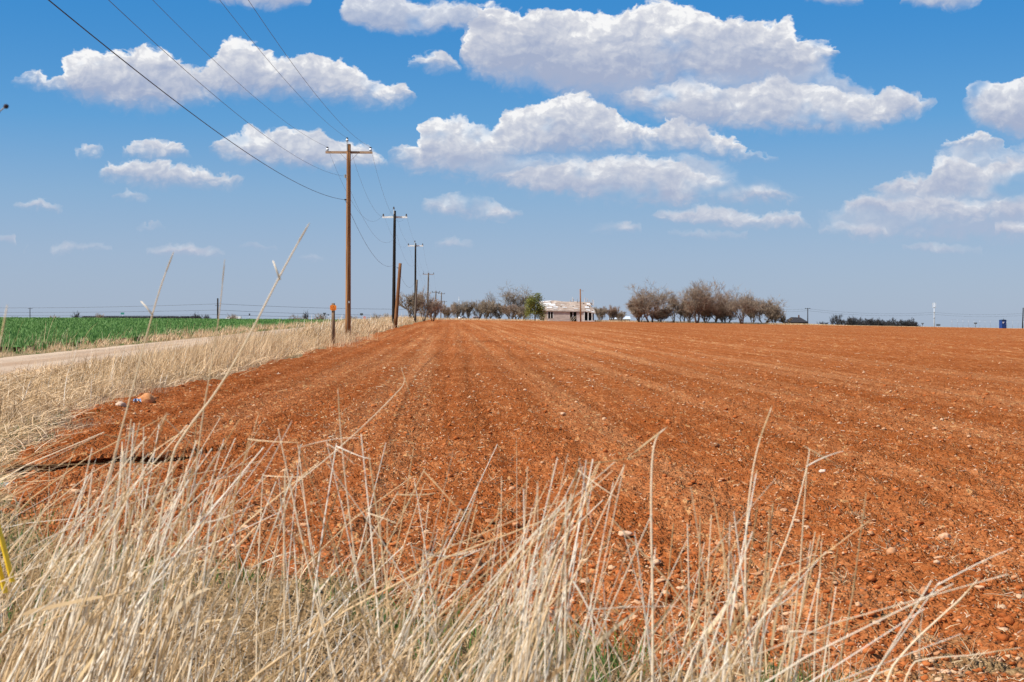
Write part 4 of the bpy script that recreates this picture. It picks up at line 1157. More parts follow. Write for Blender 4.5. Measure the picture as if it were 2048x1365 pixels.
# ------------------------------------------------------------------ trees
def grow_tree(rng, H, spread, stems=1, up=.55, depth=5, twist=.35, n_tw=900, wtw=.045, low=.15, ratio=.82):
    """bare tree: returns limb segments and twig arrays, root at the origin"""
    limbs, ends = [], []
    def rec(p, dr, L, r, lev):
        segs = 3
        pts = [p]
        for i in range(segs):
            dr = (dr + Vector(rng.normal(0, twist * .5, 3)) + Vector((0, 0, .08 * up))).normalized()
            p = p + dr * L / segs
            pts.append(p)
        r2 = r * (.66 if lev < depth else .4)
        limbs.append((pts, [r + (r2 - r) * i / segs for i in range(segs + 1)], lev))
        for q in pts[1:]:
            ends.append((q, dr, L, lev))
        if lev >= 2: ends.extend((q, dr, L, lev) for q in pts[1:])
        if lev >= depth: return
        nb = 2 if rng.random() < .5 else 3
        a0 = rng.uniform(0, 2 * PI)
        for i in range(nb + (1 if lev < 3 else 0)):
            a = a0 + i * 2.2 + rng.normal(0, .4)
            side = Vector((math.cos(a), math.sin(a) * .8, rng.uniform(-.15, .35)))
            nd = (dr * up + side * spread * rng.uniform(.5, 1.25) + Vector((0, 0, .15))).normalized()
            at_ = pts[-1] if i < 2 else pts[1 + i % 2]
            rec(at_, nd, L * ratio * rng.uniform(.7, 1.2), r2 * rng.uniform(.65, .95), lev + 1)
    L0 = H * low
    for s in range(stems):
        a = rng.uniform(0, 2 * PI)
        t0 = Vector((math.cos(a) * .35, math.sin(a) * .35, 1)).normalized() if stems > 1 else Vector((rng.normal(0, .1), 0, 1)).normalized()
        rec(Vector((math.cos(a) * .15, math.sin(a) * .15, 0)) if stems > 1 else Vector((0, 0, -.05)), t0, L0, H * .030 / stems ** .35, 0)
    zm = np.percentile([q[0].z for q in ends], 97)
    k_ = H * .90 / zm
    limbs = [([q * k_ for q in pts], rs, lev) for pts, rs, lev in limbs]
    E = [(q * k_, dr, L * k_, lev) for q, dr, L, lev in ends]
    n_tw = int(n_tw * 1.7)
    ii = rng.integers(0, len(E), n_tw)
    b = np.array([E[i][0][:] for i in ii]); dirs = np.array([E[i][1][:] for i in ii]); L = np.array([E[i][2] for i in ii])
    dv = dirs * .8 + rng.normal(0, .55, (n_tw, 3)) + np.array([0, 0, .25])
    dv /= np.linalg.norm(dv, axis=1)[:, None]
    ln = np.clip(L * rng.uniform(.5, 1.3, n_tw), .25, H * .16)
    V, Fc = blades(b, b + dv * ln[:, None], np.full(n_tw, wtw), rng.normal(0, .08, (n_tw, 3)) * ln[:, None], seg=2, tube=True, taper=.7)
    mb = MB()
    for pts, rs, lev in limbs:
        mb.tube(pts, rs, 6 if lev < 2 else 4, lev == 0)
    return mb, (V, Fc)
def make_tree(name, label, cat, px, d, toppy, wpx=None, group=None, mats=('bark', 'twig'), rz=0.0, **kw):
    x = wx_(px, d); g = gz(x, d)
    H = EYE + (YH - toppy) / F * d - g
    rng = np.random.default_rng(int(px * 7 + toppy))
    mb, (V, Fc) = grow_tree(rng, H, **kw)
    sx = 1.0
    if wpx:
        ext = np.percentile(V[:, 0], 98) - np.percentile(V[:, 0], 2); sx = (wpx / F * d) / ext
    o = thing(name, label, cat, (x, d, g), rz, group)
    cx = (np.percentile(V[:, 0], 98) + np.percentile(V[:, 0], 2)) / 2 if wpx else 0
    f = lambda A: np.stack([A[:, 0] * sx - cx * sx * np.clip(A[:, 2] / H, 0, 1), A[:, 1] * min(sx, 1.2), A[:, 2]], 1)
    mb.v = [tuple(q) for q in f(np.array(mb.v))]
    mb.build('trunk', M[mats[0]], o, True)
    raw('crown', f(V), Fc, M[mats[1]], o)
    return o
GT = 'bare trees along the far edge of the red field'
make_tree('bare_tree', 'broad bare tree at the left end of the right-hand row', 'tree', 1301, 322, 577, 78, GT, stems=2, spread=.75, up=.55, n_tw=2600, low=.13)
make_tree('bare_tree', 'thin bare tree in the gap beside the broad end tree', 'tree', 1345, 330, 589, 40, GT, stems=2, spread=.6, up=.7, n_tw=1300)
make_tree('bare_tree', 'tallest bare tree, middle of the right-hand row', 'tree', 1392, 320, 568, 64, GT, stems=2, spread=.7, up=.65, n_tw=2400, low=.14)
make_tree('bare_tree', 'dense reddish bare tree right behind the tallest one', 'tree', 1428, 326, 583, 62, GT, ('bark', 'twig_red'), stems=3, spread=.65, up=.6, n_tw=3200)
make_tree('bare_tree', 'bare tree with a pale leaning trunk in the right-hand row', 'tree', 1484, 320, 586, 62, GT, stems=3, spread=.65, up=.7, n_tw=2000)
make_tree('bare_tree', 'low rounded bare tree at the right end of the row', 'tree', 1528, 324, 600, 66, GT, stems=4, spread=.7, up=.6, n_tw=2800)
make_tree('bare_tree', 'short reddish bare tree filling the gap before the leaning trunk', 'tree', 1455, 330, 605, 44, GT, ('bark', 'twig_red'), stems=3, spread=.7, up=.6, n_tw=1800)
make_tree('bare_tree', 'scrubby bare tree between the thin tree and the tallest tree', 'tree', 1365, 332, 604, 36, GT, stems=3, spread=.7, up=.6, n_tw=1300)
GU = 'scrub under the right-hand row of trees'
for px, tp, wp, lab in ((1280, 604, 40, 'low scrub under the left end tree of the right-hand row'), (1322, 618, 40, 'low scrub between the end tree and the thin tree'), (1378, 602, 36, 'low scrub under the tallest tree'), (1412, 598, 40, 'scrub between the tallest tree and the reddish tree'), (1446, 612, 36, 'scrub right of the dense reddish tree'), (1506, 602, 38, 'scrub between the leaning-trunk tree and the low rounded tree'), (1548, 616, 30, 'scrub at the right foot of the low rounded tree')):
    make_tree('bare_bush', lab, 'bush', px, 327, tp, wp, GU, ('bark', 'twig'), stems=7, spread=.6, up=.75, depth=3, n_tw=2100, wtw=.07, low=.26, ratio=.74)
GF = 'trees around the abandoned house'
make_tree('bare_tree', 'tall bare tree with open limbs left of the green bush', 'tree', 1034, 345, 577, 60, GF, stems=2, spread=.75, up=.55, n_tw=1300, low=.3)
make_tree('bare_tree', 'bare tree with a broken forked top left of the house', 'tree', 982, 340, 584, 24, GF, stems=1, spread=.65, up=.7, n_tw=350, low=.5)
GB = 'bare brush around the abandoned farm'
for px, d, tp, wp, lab, mt in ((822, 226, 588, 48, 'bare bush with arching stems at the foot of the second black pole', 'twig'), (848, 236, 584, 40, 'bare bush just right of the second black pole', 'twig'), (866, 245, 602, 36, 'reddish low brush under the slim grey pole', 'twig_red'),
    (896, 340, 612, 30, 'low brush right of the distant pole cluster', 'twig_red'), (916, 346, 606, 30, 'brush standing above the white pickup', 'twig'), (938, 350, 604, 34, 'taller brush right above the pickup bed', 'twig'), (958, 350, 602, 30, 'slender upright brush beside the pinkish vehicle', 'twig'),
    (975, 338, 604, 34, 'olive-brown brush under the broken-topped tree', 'twig'), (1000, 340, 608, 36, 'grey brush between the broken-topped tree and the tall open tree', 'twig'), (1022, 338, 611, 36, 'brush under the tall open-limbed tree', 'twig_red'), (1046, 336, 612, 30, 'brush touching the left side of the green bush', 'twig'),
    (1200, 334, 616, 24, 'upright brown brush against the right end of the house', 'twig'), (1222, 336, 613, 30, 'tallest brown brush right of the house', 'twig_red'), (1240, 345, 624, 20, 'small thin brush in front of the pale shed', 'twig'), (1570, 326, 634, 22, 'low thin brush left of the black house', 'twig')):
    make_tree('bare_bush', lab, 'bush', px, d, tp, wp, GB, ('bark', mt), stems=6, spread=.5, up=.85, depth=3, n_tw=1100, wtw=.05, low=.34, ratio=.70)
# the one leafy bush
def leafy(name, label, px, d, toppy, wpx, n=5200, m='leaf', ls=.20):
    x = wx_(px, d); g = gz(x, d); H = EYE + (YH - toppy) / F * d - g; Wd = wpx / F * d / 2
    o = thing(name, label, 'bush', (x, d, g))
    rng = np.random.default_rng(int(px))
    cl = rng.uniform(-1, 1, (26, 3)); cl[:, 2] = rng.uniform(.12, .95, 26)
    wz = np.interp(cl[:, 2], [0, .3, .6, 1], [.75, .8, .62, .15])
    C = np.stack([cl[:, 0] * Wd * wz, cl[:, 1] * Wd * wz, cl[:, 2] * H], 1)
    i = rng.integers(0, 26, n)
    P_ = C[i] + rng.normal(0, 1, (n, 3)) * np.array([.42, .42, .5]) * (Wd * .45)
    P_[:, 2] = np.clip(P_[:, 2], .1, H)
    dv = rng.normal(0, 1, (n, 3)); dv[:, 2] = np.abs(dv[:, 2]); dv /= np.linalg.norm(dv, axis=1)[:, None]
    V, Fc = blades(P_, P_ + dv * ls * 1.5, np.full(n, ls * .6), rng.normal(0, .03, (n, 3)), seg=2, taper=.9)
    mb = MB()
    for q in range(5):
        a = rng.uniform(0, 2 * PI); mb.tube([(0, 0, -.05), (math.cos(a) * .3, math.sin(a) * .3, H * .35), (math.cos(a) * Wd * .5, math.sin(a) * Wd * .5, H * .75)], [.09, .06, .02], 6)
    mb.build('trunk', M['bark'], o, True)
    raw('crown', V, Fc, M[m], o)
    return o
leafy('evergreen_bush', 'olive green leafy bush at the left end of the abandoned house', 1070, 312, 588, 42)
# far belt on the right
GX = 'dark trees of the far belt on the right'
make_tree('bare_tree', 'round-headed dark tree at the left end of the far belt', 'tree', 1678, 700, 631, 20, GX, ('dark_leaf', 'dark_leaf'), stems=1, spread=.75, up=.55, depth=4, n_tw=900, wtw=.12)
make_tree('bare_tree', 'slim dark tree just left of the round-headed one', 'tree', 1664, 700, 633, 8, GX, ('dark_leaf', 'dark_leaf'), stems=2, spread=.4, up=.9, depth=3, n_tw=300, wtw=.12)
for i, (px, tp, wp, lab) in enumerate(((1702, 637, 22, 'low dark bush right of the round-headed tree'), (1722, 641, 22, 'lowest dark bush in the left part of the far belt'), (1742, 640, 26, 'dark tree where the far belt thickens'), (1762, 641, 26, 'dark tree in the thick middle of the far belt'),
        (1782, 642, 26, 'dark tree right of the middle of the far belt'), (1802, 642, 26, 'dark tree near the right end of the far belt'), (1822, 642, 28, 'dark tree at the right end of the far belt'), (1646, 645, 18, 'faint low bush by the pole next to the black house'))):
    make_tree('bare_bush', lab, 'bush', px, 690 + 8 * i, tp, wp, GX, ('dark_leaf', 'dark_leaf'), stems=5, spread=.6, up=.7, depth=3, n_tw=1300 if wp > 20 else 500, wtw=.16, low=.4)
# small trees beyond the green crop
GL = 'small trees beyond the green crop'
for i, (px, tp, wp, lab, dk) in enumerate(((151, 626, 16, 'small dark bare tree beyond the crop, left part', 1), (200, 629, 14, 'small reddish tree beyond the crop, second from the left', 0), (108, 633, 16, 'faint low bush beyond the crop near the far left pole', 0), (392, 628, 16, 'small bush beyond the crop next to the far pole', 1),
        (412, 630, 20, 'low hedge-like bush just left of the far pole', 1), (466, 629, 16, 'reddish bush behind the white truck', 0), (590, 631, 24, 'low bush beyond the crop, left of the stemmed tree', 0), (611, 624, 10, 'dark stemmed tree beyond the crop between two bushes', 1), (640, 629, 26, 'broad grey bush beside the triangular sign', 0), (28, 634, 20, 'faint bush at the far left end of the crop', 1),
        (700, 632, 20, 'low bush behind the tall brown pole', 0), (752, 630, 22, 'low grey bush left of the first black pole', 0), (775, 629, 22, 'low grey bush touching the first black pole', 0))):
    make_tree('bare_bush', lab, 'bush', px, 470 + 9 * i, tp, wp, GL, ('dark_leaf', 'dark_leaf' if dk else 'twig'), stems=4, spread=.6, up=.7, depth=3, n_tw=420, wtw=.09, low=.4)
# dark far hedge line
u = RNG.uniform((165 - 1024) / F, (400 - 1024) / F, 9000)
y = RNG.uniform(560, 600, len(u)); x = u * y; g = ground(x, y)
hh = (EYE + (YH - 633.5) / F * y - g) * RNG.uniform(.85, 1.05, len(u))
V, Fc = blades(np.stack([x, y, g + hh * .5], 1), np.stack([x + RNG.normal(0, .6, len(u)), y, g + hh], 1), np.full(len(u), .5), RNG.normal(0, .2, (len(u), 3)), seg=2)
tag(raw('far_hedge', V, Fc, M['dark_leaf']), 'dark far-off line of trees on the horizon behind the green crop', kind='stuff')

# ------------------------------------------------------------------ the abandoned house
d = 318.0; PXM = d / F
hx = wx_(1135, d); hg = gz(hx, d)
house = thing('abandoned_house', 'derelict grey wooden farmhouse with a patchy white and brown sagging roof', 'house', (hx, d, hg))
def zz(py): return EYE + (YH - py) / F * d - hg
def xx(px): return (px - 1135) * PXM
def boards(name, c1, c2, c3):
    def b(q):
        p = q.n('ShaderNodeTexCoord').outputs['Object']
        s = q.n('ShaderNodeSeparateXYZ'); q.link(p, s.inputs[0])
        w = q.m('FRACT', q.m('MULTIPLY', s.outputs[2], 5.0))
        n = q.noise(pos(q, (.5, .5, 3.0), True), 1.2, 5, .65); n2 = q.noise(pos(q, (1, 1, 1), True), .55, 4, .6)
        c = q.mix(q.sstep(n.outputs[0], .36, .62), c1, c2)
        c = q.mix(q.m('MULTIPLY', q.sstep(n2.outputs[0], .48, .62), .75), c, c3)
        return bsdf(q, c, .85, .15, bump(q, w, .03))
    return mat(name, b)
M['boards'] = boards('grey_boards', (.46, .40, .35), (.64, .56, .49), (.74, .67, .60))
M['cream'] = boards('cream_boards', (.62, .53, .40), (.74, .66, .53), (.5, .4, .3))
M['shingle'] = boards('worn_shingles', (.30, .22, .17), (.46, .36, .29), (.62, .53, .45))
M['tin'] = boards('white_roof_sheet', (.62, .59, .56), (.74, .72, .70), (.52, .45, .39))
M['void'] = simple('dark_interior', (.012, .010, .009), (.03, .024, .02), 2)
M['wtrim'] = simple('white_trim', (.62, .60, .56), (.76, .74, .70), 4)
eave, base_z = zz(621.5), -.15
depth_ = 7.5
def wall_seg(mb, a, b, z0, z1, y=0.0, t=.15): mb.box(((xx(a) + xx(b)) / 2, y + t / 2, (z0 + z1) / 2), (xx(b) - xx(a), t, z1 - z0))
mb = MB()
wall_seg(mb, 1107, 1140, base_z, eave)
wall_seg(mb, 1095, 1107, base_z, zz(637.5)); wall_seg(mb, 1095, 1107, zz(624), eave)
wall_seg(mb, 1140, 1153, zz(624), eave)
wall_seg(mb, 1153, 1167.5, base_z, eave)
mb.box((xx(1081) + .08, depth_ / 2, eave / 2 - .07), (.15, depth_ - .3, eave + .14)); mb.box((xx(1188), depth_ / 2 + .7, eave / 2 - .1), (.15, depth_ - 1.8, eave + .0)); mb.box(((xx(1081) + xx(1188)) / 2, depth_, eave / 2 - .07), (xx(1188) - xx(1081), .15, eave + .14))
mb.box(((xx(1168) + xx(1187)) / 2, 1.6, eave / 2), (xx(1187) - xx(1168) - .2, .12, eave - .2))
mb.build('wall', M['boards'], house)
mb = MB(); wall_seg(mb, 1081.5, 1095, base_z, eave, -.003); mb.build('wall', M['cream'], house)['label'] = 'cream boarded wall end by the bush'
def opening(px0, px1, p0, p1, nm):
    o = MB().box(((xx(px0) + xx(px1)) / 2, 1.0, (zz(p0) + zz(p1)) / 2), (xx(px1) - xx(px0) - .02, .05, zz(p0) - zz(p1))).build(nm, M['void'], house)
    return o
w = opening(1095, 1107, 624, 637.5, 'window_opening')
for a in (1101, 1095.6, 1106.4): MB().box((xx(a), -.9 + .92, (zz(624) + zz(637.5)) / 2), (.16, .10, zz(624) - zz(637.5) - .04)).build('window_frame', M['wtrim'], w).matrix_parent_inverse = Matrix()
w = opening(1140, 1153, 624, 642, 'door_opening')
MB().bar((xx(1142), .25, 0), (xx(1151), .3, 1.2), .7, .05).bar((xx(1146), .1, 0), (xx(1152), .2, .9), .5, .05).bar((xx(1141.5), .05, 0), (xx(1142.5), .1, 1.0), .12, .08).build('fallen_board', M['cream'], w)
MB().box((xx(1146), .1, zz(630)), (.14, .10, 1.2)).build('door_frame', M['wtrim'], w)
# porch at the right end
for a in (1168.4, 1176.2, 1184): MB().box((xx(a), -.13, (zz(624.5)) / 2), (.17, .17, zz(624.5))).build('porch_post', M['wtrim'], house)
MB().box(((xx(1168) + xx(1188)) / 2, .4, .08), (xx(1190) - xx(1168), 2.1, .22)).build('porch_floor', M['boards'], house)
opening(1168, 1188, 622, 641, 'porch_back').location.y = .45
# sagging roof, front slope and back slope
rng = np.random.default_rng(5)
nx, ny = 44, 12
def roof_z(s, t):      # s along the ridge, t from eave to ridge
    ev = np.interp(s, [0, .1, .72, .80, 1], [620.5, 621, 622, 623, 627.5]); rd = np.interp(s, [0, .12, .35, .6, .75, .93, 1], [603, 601, 601.5, 603.5, 603, 604, 607])
    z0, z1 = zz(ev), zz(rd)
    return z0 + (z1 - z0) * t - .14 * math.sin(PI * t) - .06 * math.sin(s * 17) * t
def rx(s, t): return np.interp(s, [0, 1], [xx(1079), xx(1191) - .45 * t])
Vr, Fr = [], []
for i in range(nx + 1):
    for j in range(2 * ny + 1):
        t = 1 - abs(j - ny) / ny
        yv = -.28 + (depth_ + .6) * j / (2 * ny)
        Vr.append((rx(i / nx, t), yv, roof_z(i / nx, t) + rng.normal(0, .012)))
R = 2 * ny + 1
for i in range(nx):
    for j in range(2 * ny):
        if i > nx * .88 and j > ny * .45 and j < ny * 1.6 and rng.random() < .5: continue
        if rng.random() < .012: continue
        Fr.append([i * R + j, (i + 1) * R + j, (i + 1) * R + j + 1, i * R + j + 1])
ro = raw('roof', Vr, Fr, M['shingle'], house)
sol = ro.modifiers.new('thick', 'SOLIDIFY'); sol.thickness = .09; sol.offset = -1
def sheet_on_roof(s0, s1, t0, t1, lift=.05):
    mb = MB()
    a = [(s0, t0), (s1, t0 + .02), (s1 - .01, t1), (s0 + .004, t1 - .02)]
    P_ = []
    for s, t in a:
        yv = -.28 + (depth_ + .6) * (t / 2)
        P_.append(Vector((rx(s, t), yv - .02, roof_z(s, t) + lift)))
    vs = P_ + [p + Vector((0, -.015, .03)) for p in P_]
    mb.add(vs, [[0, 3, 2, 1], [4, 5, 6, 7], [0, 1, 5, 4], [1, 2, 6, 5], [2, 3, 7, 6], [3, 0, 4, 7]])
    mb.build('roof_sheet', M['tin'], ro)
for q in ((.0, .22, .60, .80), (.02, .17, .40, .58), (.18, .30, .48, .70), (.03, .10, .86, .97), (.11, .22, .87, .98), (.13, .24, .22, .38), (.25, .34, .30, .44), (.0, .10, .16, .30), (.24, .33, .10, .19),
          (.42, .50, .33, .42), (.83, .92, .42, .60), (.84, .92, .15, .28), (.88, .96, .74, .92), (.93, .985, .05, .16), (.40, .47, .62, .69), (.62, .70, .22, .28), (.55, .61, .52, .57)):
    sheet_on_roof(*q)
mb = MB()
for px, p0, p1 in ((1146, 602, 594), (1148.5, 602, 597), (1143, 603, 599), (1157, 602, 597), (1170, 603, 595), (1178, 604, 597), (1186, 606, 599), (1189, 608, 600), (1182, 605, 601)):
    mb.bar((xx(px), 3.6 + rng.normal(0, .3), zz(p0) - .4), (xx(px) + rng.normal(0, .15), 3.6 + rng.normal(0, .3), zz(p1)), .10, .08)
mb.build('broken_rafter', M['boards'], house)
mb = MB()
mb.bar((xx(1079), -.26, zz(622)), (xx(1170), -.26, zz(623.3)), .05, .16).build('fascia', M['boards'], house)
# pole in front of the house
def plain_pole(label, px, d, toppy, r, m, arm=None, cat='pole', name='wooden_pole', group=None, lean=0):
    x = wx_(px, d); g = gz(x, d); H = EYE + (YH - toppy) / F * d - g + .1
    o = thing(name, label, cat, (x, d, g - .1), 0, group)
    MB().tube([(0, 0, 0), (lean / F * d * .5, 0, H / 2), (lean / F * d, 0, H)], [r * 1.3, r * 1.15, r], 10).build('post', m, o, True)
    if arm:
        MB().box((lean / F * d, r + .06, H - arm[1]), (arm[0], .1, .12)).build('crossarm', m, o)
        for sx in (-1, 1): MB().lathe([(.05, 0), (.07, .08), (.04, .2)], 8, (sx * (arm[0] / 2 - .1), r + .06, H - arm[1] + .06)).build('insulator', M['black'], o, True)
    return o, Vector((x + lean / F * d, d, g - .1 + H))
o, _ = plain_pole('bare brown pole standing in front of the derelict house', 1161.5, 300, 578.5, .13, M['pole_brown'], None, lean=-1)
MB().bar((0, .1, 6.6), (.45, .1, 6.72), .05, .05).box((.5, .1, 6.62), (.16, .14, .22)).build('yard_lamp', M['steel'], o)
x = wx_(918, 420)
plain_pole('thin pole with a lamp rising from brush left of the farm', 918, 420, 594, .09, M['steel'])

# ------------------------------------------------------------------ far buildings and vehicles
def glass_(): return simple('dark_glass', (.012, .015, .02), (.03, .035, .045), 3, .15, .6)
GLASS = glass_(); WHITE = simple('white_paint', (.74, .75, .77), (.82, .82, .83), 2, .4, .4); TYRE = M['black']
def wheel(parent, x, y, z, r, w):
    o = MB().tube([(x, y - w / 2, z), (x, y + w / 2, z)], r, 16).build('wheel', TYRE, parent, True)
    MB().tube([(x, y - w / 2 - .012, z), (x, y + w / 2 + .012, z)], r * .55, 12).build('rim', M['steel'], o, True)
def prism(profile, y0, y1):
    n = len(profile); mb = MB()
    mb.add([(a, y0, b) for a, b in profile] + [(a, y1, b) for a, b in profile], [list(range(n)), list(range(2 * n - 1, n - 1, -1))] + [[(i + 1) % n, i, n + i, n + (i + 1) % n] for i in range(n)])
    return mb
# white pickup, parked before the brush
d = 384; x = wx_(924, d); g = gz(x, d)
o = thing('pickup_truck', 'white pickup truck parked by the brush left of the farm', 'pickup truck', (x, d, g + .05), .75)
o.scale = (.8, .8, .8)
prism([(-2.7, .45), (-2.75, .95), (-2.55, 1.05), (-1.55, 1.12), (-1.15, 1.68), (.2, 1.72), (.55, 1.12), (2.7, 1.1), (2.75, .5)], -.95, .95).build('body', WHITE, o)
for y_ in (-.965, .965):
    prism([(-1.30, 1.14), (-1.02, 1.58), (-.42, 1.6), (-.42, 1.14)], y_ - .01, y_ + .01).build('side_window', GLASS, o)
    prism([(-.32, 1.14), (-.32, 1.6), (.1, 1.6), (.38, 1.14)], y_ - .01, y_ + .01).build('side_window', GLASS, o)
MB().box((-2.77, -.62, .85), (.05, .3, .18)).build('headlight', M['porcelain'], o); MB().box((-2.77, .62, .85), (.05, .3, .18)).build('headlight', M['porcelain'], o)
for wx0 in (-1.75, 1.75):
    for y_ in (-.86, .86): wheel(o, wx0, y_, .40, .40, .26)
# dusty pinkish van next to it
d = 384; x = wx_(951, d); g = gz(x, d)
o = thing('parked_van', 'dusty pinkish van parked between pickup and broken-topped tree', 'van', (x, d, g + .05), -.5)
o.scale = (.85, .85, .85)
prism([(-1.1, .4), (-1.15, .9), (-.85, 1.1), (-.4, 1.75), (1.1, 1.8), (1.3, 1.6), (1.3, .4)], -.85, .85).build('body', simple('dusty_paint', (.42, .30, .32), (.54, .42, .42), 2, .5), o)
for y_ in (-.86, .86): prism([(-.55, 1.12), (-.3, 1.6), (.95, 1.62), (.95, 1.12)], y_ - .01, y_ + .01).build('side_window', GLASS, o)
for wx0 in (-.7, .85):
    for y_ in (-.78, .78): wheel(o, wx0, y_, .34, .34, .22)
# white box truck beyond the crop
d = 560; x = wx_(467, d); g0 = EYE + (YH - 640.5) / F * d
o = thing('box_truck', 'white box truck driving beyond the green crop', 'truck', (x, d, g0), 0)
zt = EYE + (YH - 633.2) / F * d - g0
MB().box((.7, 0, (zt + .5) / 2), (4.7, 2.2, zt - .5)).build('cargo_box', WHITE, o)
prism([(-2.9, .3), (-2.9, .75), (-2.6, 1.0), (-2.0, zt - .1), (-1.66, zt - .1), (-1.66, .3)], -1.0, 1.0).build('cab', WHITE, o)
for y_ in (-1.01, 1.01): prism([(-2.45, .85), (-2.0, zt - .2), (-1.75, zt - .2), (-1.75, .75)], y_ - .01, y_ + .01).build('side_window', GLASS, o)
prism([(-2.66, .98), (-2.69, 1.0), (-2.1, zt - .16), (-2.07, zt - .18)], -.9, .9).build('windscreen', GLASS, o)
MB().box((.5, 0, .36), (5.2, 1.0, .2)).build('chassis', M['black'], o)
for wx0 in (-2.1, 1.9):
    for y_ in (-.92, .92): wheel(o, wx0, y_, .2, .40, .25)
# pale shed
d = 420; x = wx_(1240, d); g = gz(x, d); zt = EYE + (YH - 633) / F * d - g
o = thing('metal_shed', 'low pale metal shed half hidden right of the derelict house', 'shed', (x, d, g))
W2 = 42 / F * d / 2
MB().box((0, 2, (zt - .9) / 2), (2 * W2 - .3, 4, zt - .9)).build('wall', simple('shed_wall', (.30, .32, .36), (.42, .45, .50), 2), o)
prism([(-W2, zt - .9), (-W2, zt - .75), (W2, zt - .75), (W2, zt - .9)], -.4, 4.4).build('eave_board', M['wtrim'], o)
mb = MB(); mb.add([(-W2, -.4, zt - .745), (W2, -.4, zt - .745), (W2, 2, zt), (-W2, 2, zt), (-W2, 4.4, zt - .745), (W2, 4.4, zt - .745)], [[0, 1, 2, 3], [3, 2, 5, 4], [0, 3, 4], [1, 5, 2]])
mb.build('roof', simple('shed_roof', (.62, .68, .76), (.74, .78, .84), 2, .4), o)
MB().box((1.2, -.02, (zt - 1.2) / 2), (2.0, .04, zt - 1.2)).build('door', M['void'], o)
# black house
d = 420; x = wx_(1596, d); g = gz(x, d); s = d / F
o = thing('black_house', 'small black hip-roofed house with a chimney on the far field edge', 'house', (x, d, g))
def zb(py): return EYE + (YH - py) / F * d - g
BW = simple('black_wall', (.010, .009, .009), (.022, .019, .018), 2); BR = simple('black_shingle', (.022, .019, .020), (.05, .042, .042), 4)
MB().box((0, 3, (zb(645)) / 2 - .2), (38 * s, 6, zb(645) + .4)).build('wall', BW, o)
e = zb(645); t_ = zb(634.5)
mb = MB(); mb.add([(-21 * s, -.5, e), (21 * s, -.5, e), (21 * s, 6.5, e), (-21 * s, 6.5, e), (-10 * s, 3, t_), (9 * s, 3, t_ - .1)], [[0, 1, 5, 4], [1, 2, 5], [2, 3, 4, 5], [3, 0, 4], [3, 2, 1, 0]])
rf = mb.build('roof', BR, o)
MB().box((6 * s, 3.2, zb(634)), (2.2 * s, .5, zb(630.5) - zb(638))).build('chimney', simple('chimney_brick', (.10, .05, .035), (.17, .09, .06), 5), rf)
mb = MB(); mb.add([(-4 * s, -.1, e + .02), (4 * s, -.1, e + .02), (0, .6, e + .75), (-0.1 * s, 2.2, e + .75)], [[0, 1, 2], [0, 2, 3], [1, 3, 2]]); mb.build('dormer', BR, rf)
for a in (-12, -3, 10): MB().box((a * s, -.02, e * .5), (4 * s, .05, e * .5)).build('window', GLASS, o)
# poles and wires far right, far left
GR = 'far poles on the horizon'
_, q1 = plain_pole('dark pole rising beside the black house', 1615.5, 430, 616.5, .12, M['pole_black'], (1.6, .2), 'utility pole', 'utility_pole', GR)
_, q2 = plain_pole('tall dark pole cut by the right edge of the picture', 2045, 300, 616, .10, M['pole_black'], None, 'utility pole', 'utility_pole', GR, 1.5)
_, q3 = plain_pole('slim dark pole beyond the crop left of the white truck', 435.5, 600, 597, .30, M['pole_black'], (2.2, 3.1), 'utility pole', 'utility_pole', GR)
_, q4 = plain_pole('short thin pole beyond the crop near the left edge', 60, 640, 616, .16, M['pole_black'], (2.0, .4), 'utility pole', 'utility_pole', GR)
GWI = 'faint far wires over the horizon'
for k_, (pa, pb, pc, lab) in enumerate(((617, 608, 619, 'upper faint wire over the green crop'), (626, 620.5, 631, 'middle faint wire over the green crop'), (632, 629.5, 634, 'lowest faint wire just over the green crop'))):
    wire(lab, [(pt(-40, pa - 1, 660), 0), (q3 * 1.0 + Vector((0, .4, (597 - pb) / F * 600)), .6 if k_ == 0 else .4), (pt(840, pc, 660), .6)], .055, M['wire'], GWI)
for k_, (pa, pb, lab) in enumerate(((618, 633, 'upper faint wire right of the bare trees'), (622, 637, 'lower faint wire right of the bare trees'))):
    wire(lab, [(pt(1540, pa, 440), 0), (q1 + Vector((0, .3, -.2 - k_ * .6)), .3), (pt(1868, pb - 8, 520), 1.0), (pt(2080, pa + 6, 520), 1.0)], .022, M['wire'], GWI)
# white tower
d = 520; x = wx_(1868.5, d); g = gz(x, d); H = EYE + (YH - 606) / F * d - g
o = thing('radio_mast', 'slender white radio mast rising from the far edge on the right', 'mast', (x, d, g))
MB().tube([(0, 0, 0), (0, 0, H * .5), (0, 0, H)], [.21, .20, .17], 12).build('tower', simple('mast_paint', (.50, .52, .55), (.60, .62, .65), 2), o, True)
for py in (615, 625, 636):
    h_ = EYE + (YH - py) / F * d - g
    MB().tube([(0, 0, h_ - .06), (0, 0, h_ + .06)], [.46, .46], 14).build('ring', M['steel'], o, True)
for a in (-1, 1): MB().box((a * .55, 0, H - .9), (.12, .12, 1.8)).build('antenna', M['porcelain'], o)
MB().bar((-.8, 0, H - .2), (.8, 0, H - .2), .08, .08).build('antenna_arm', M['steel'], o)
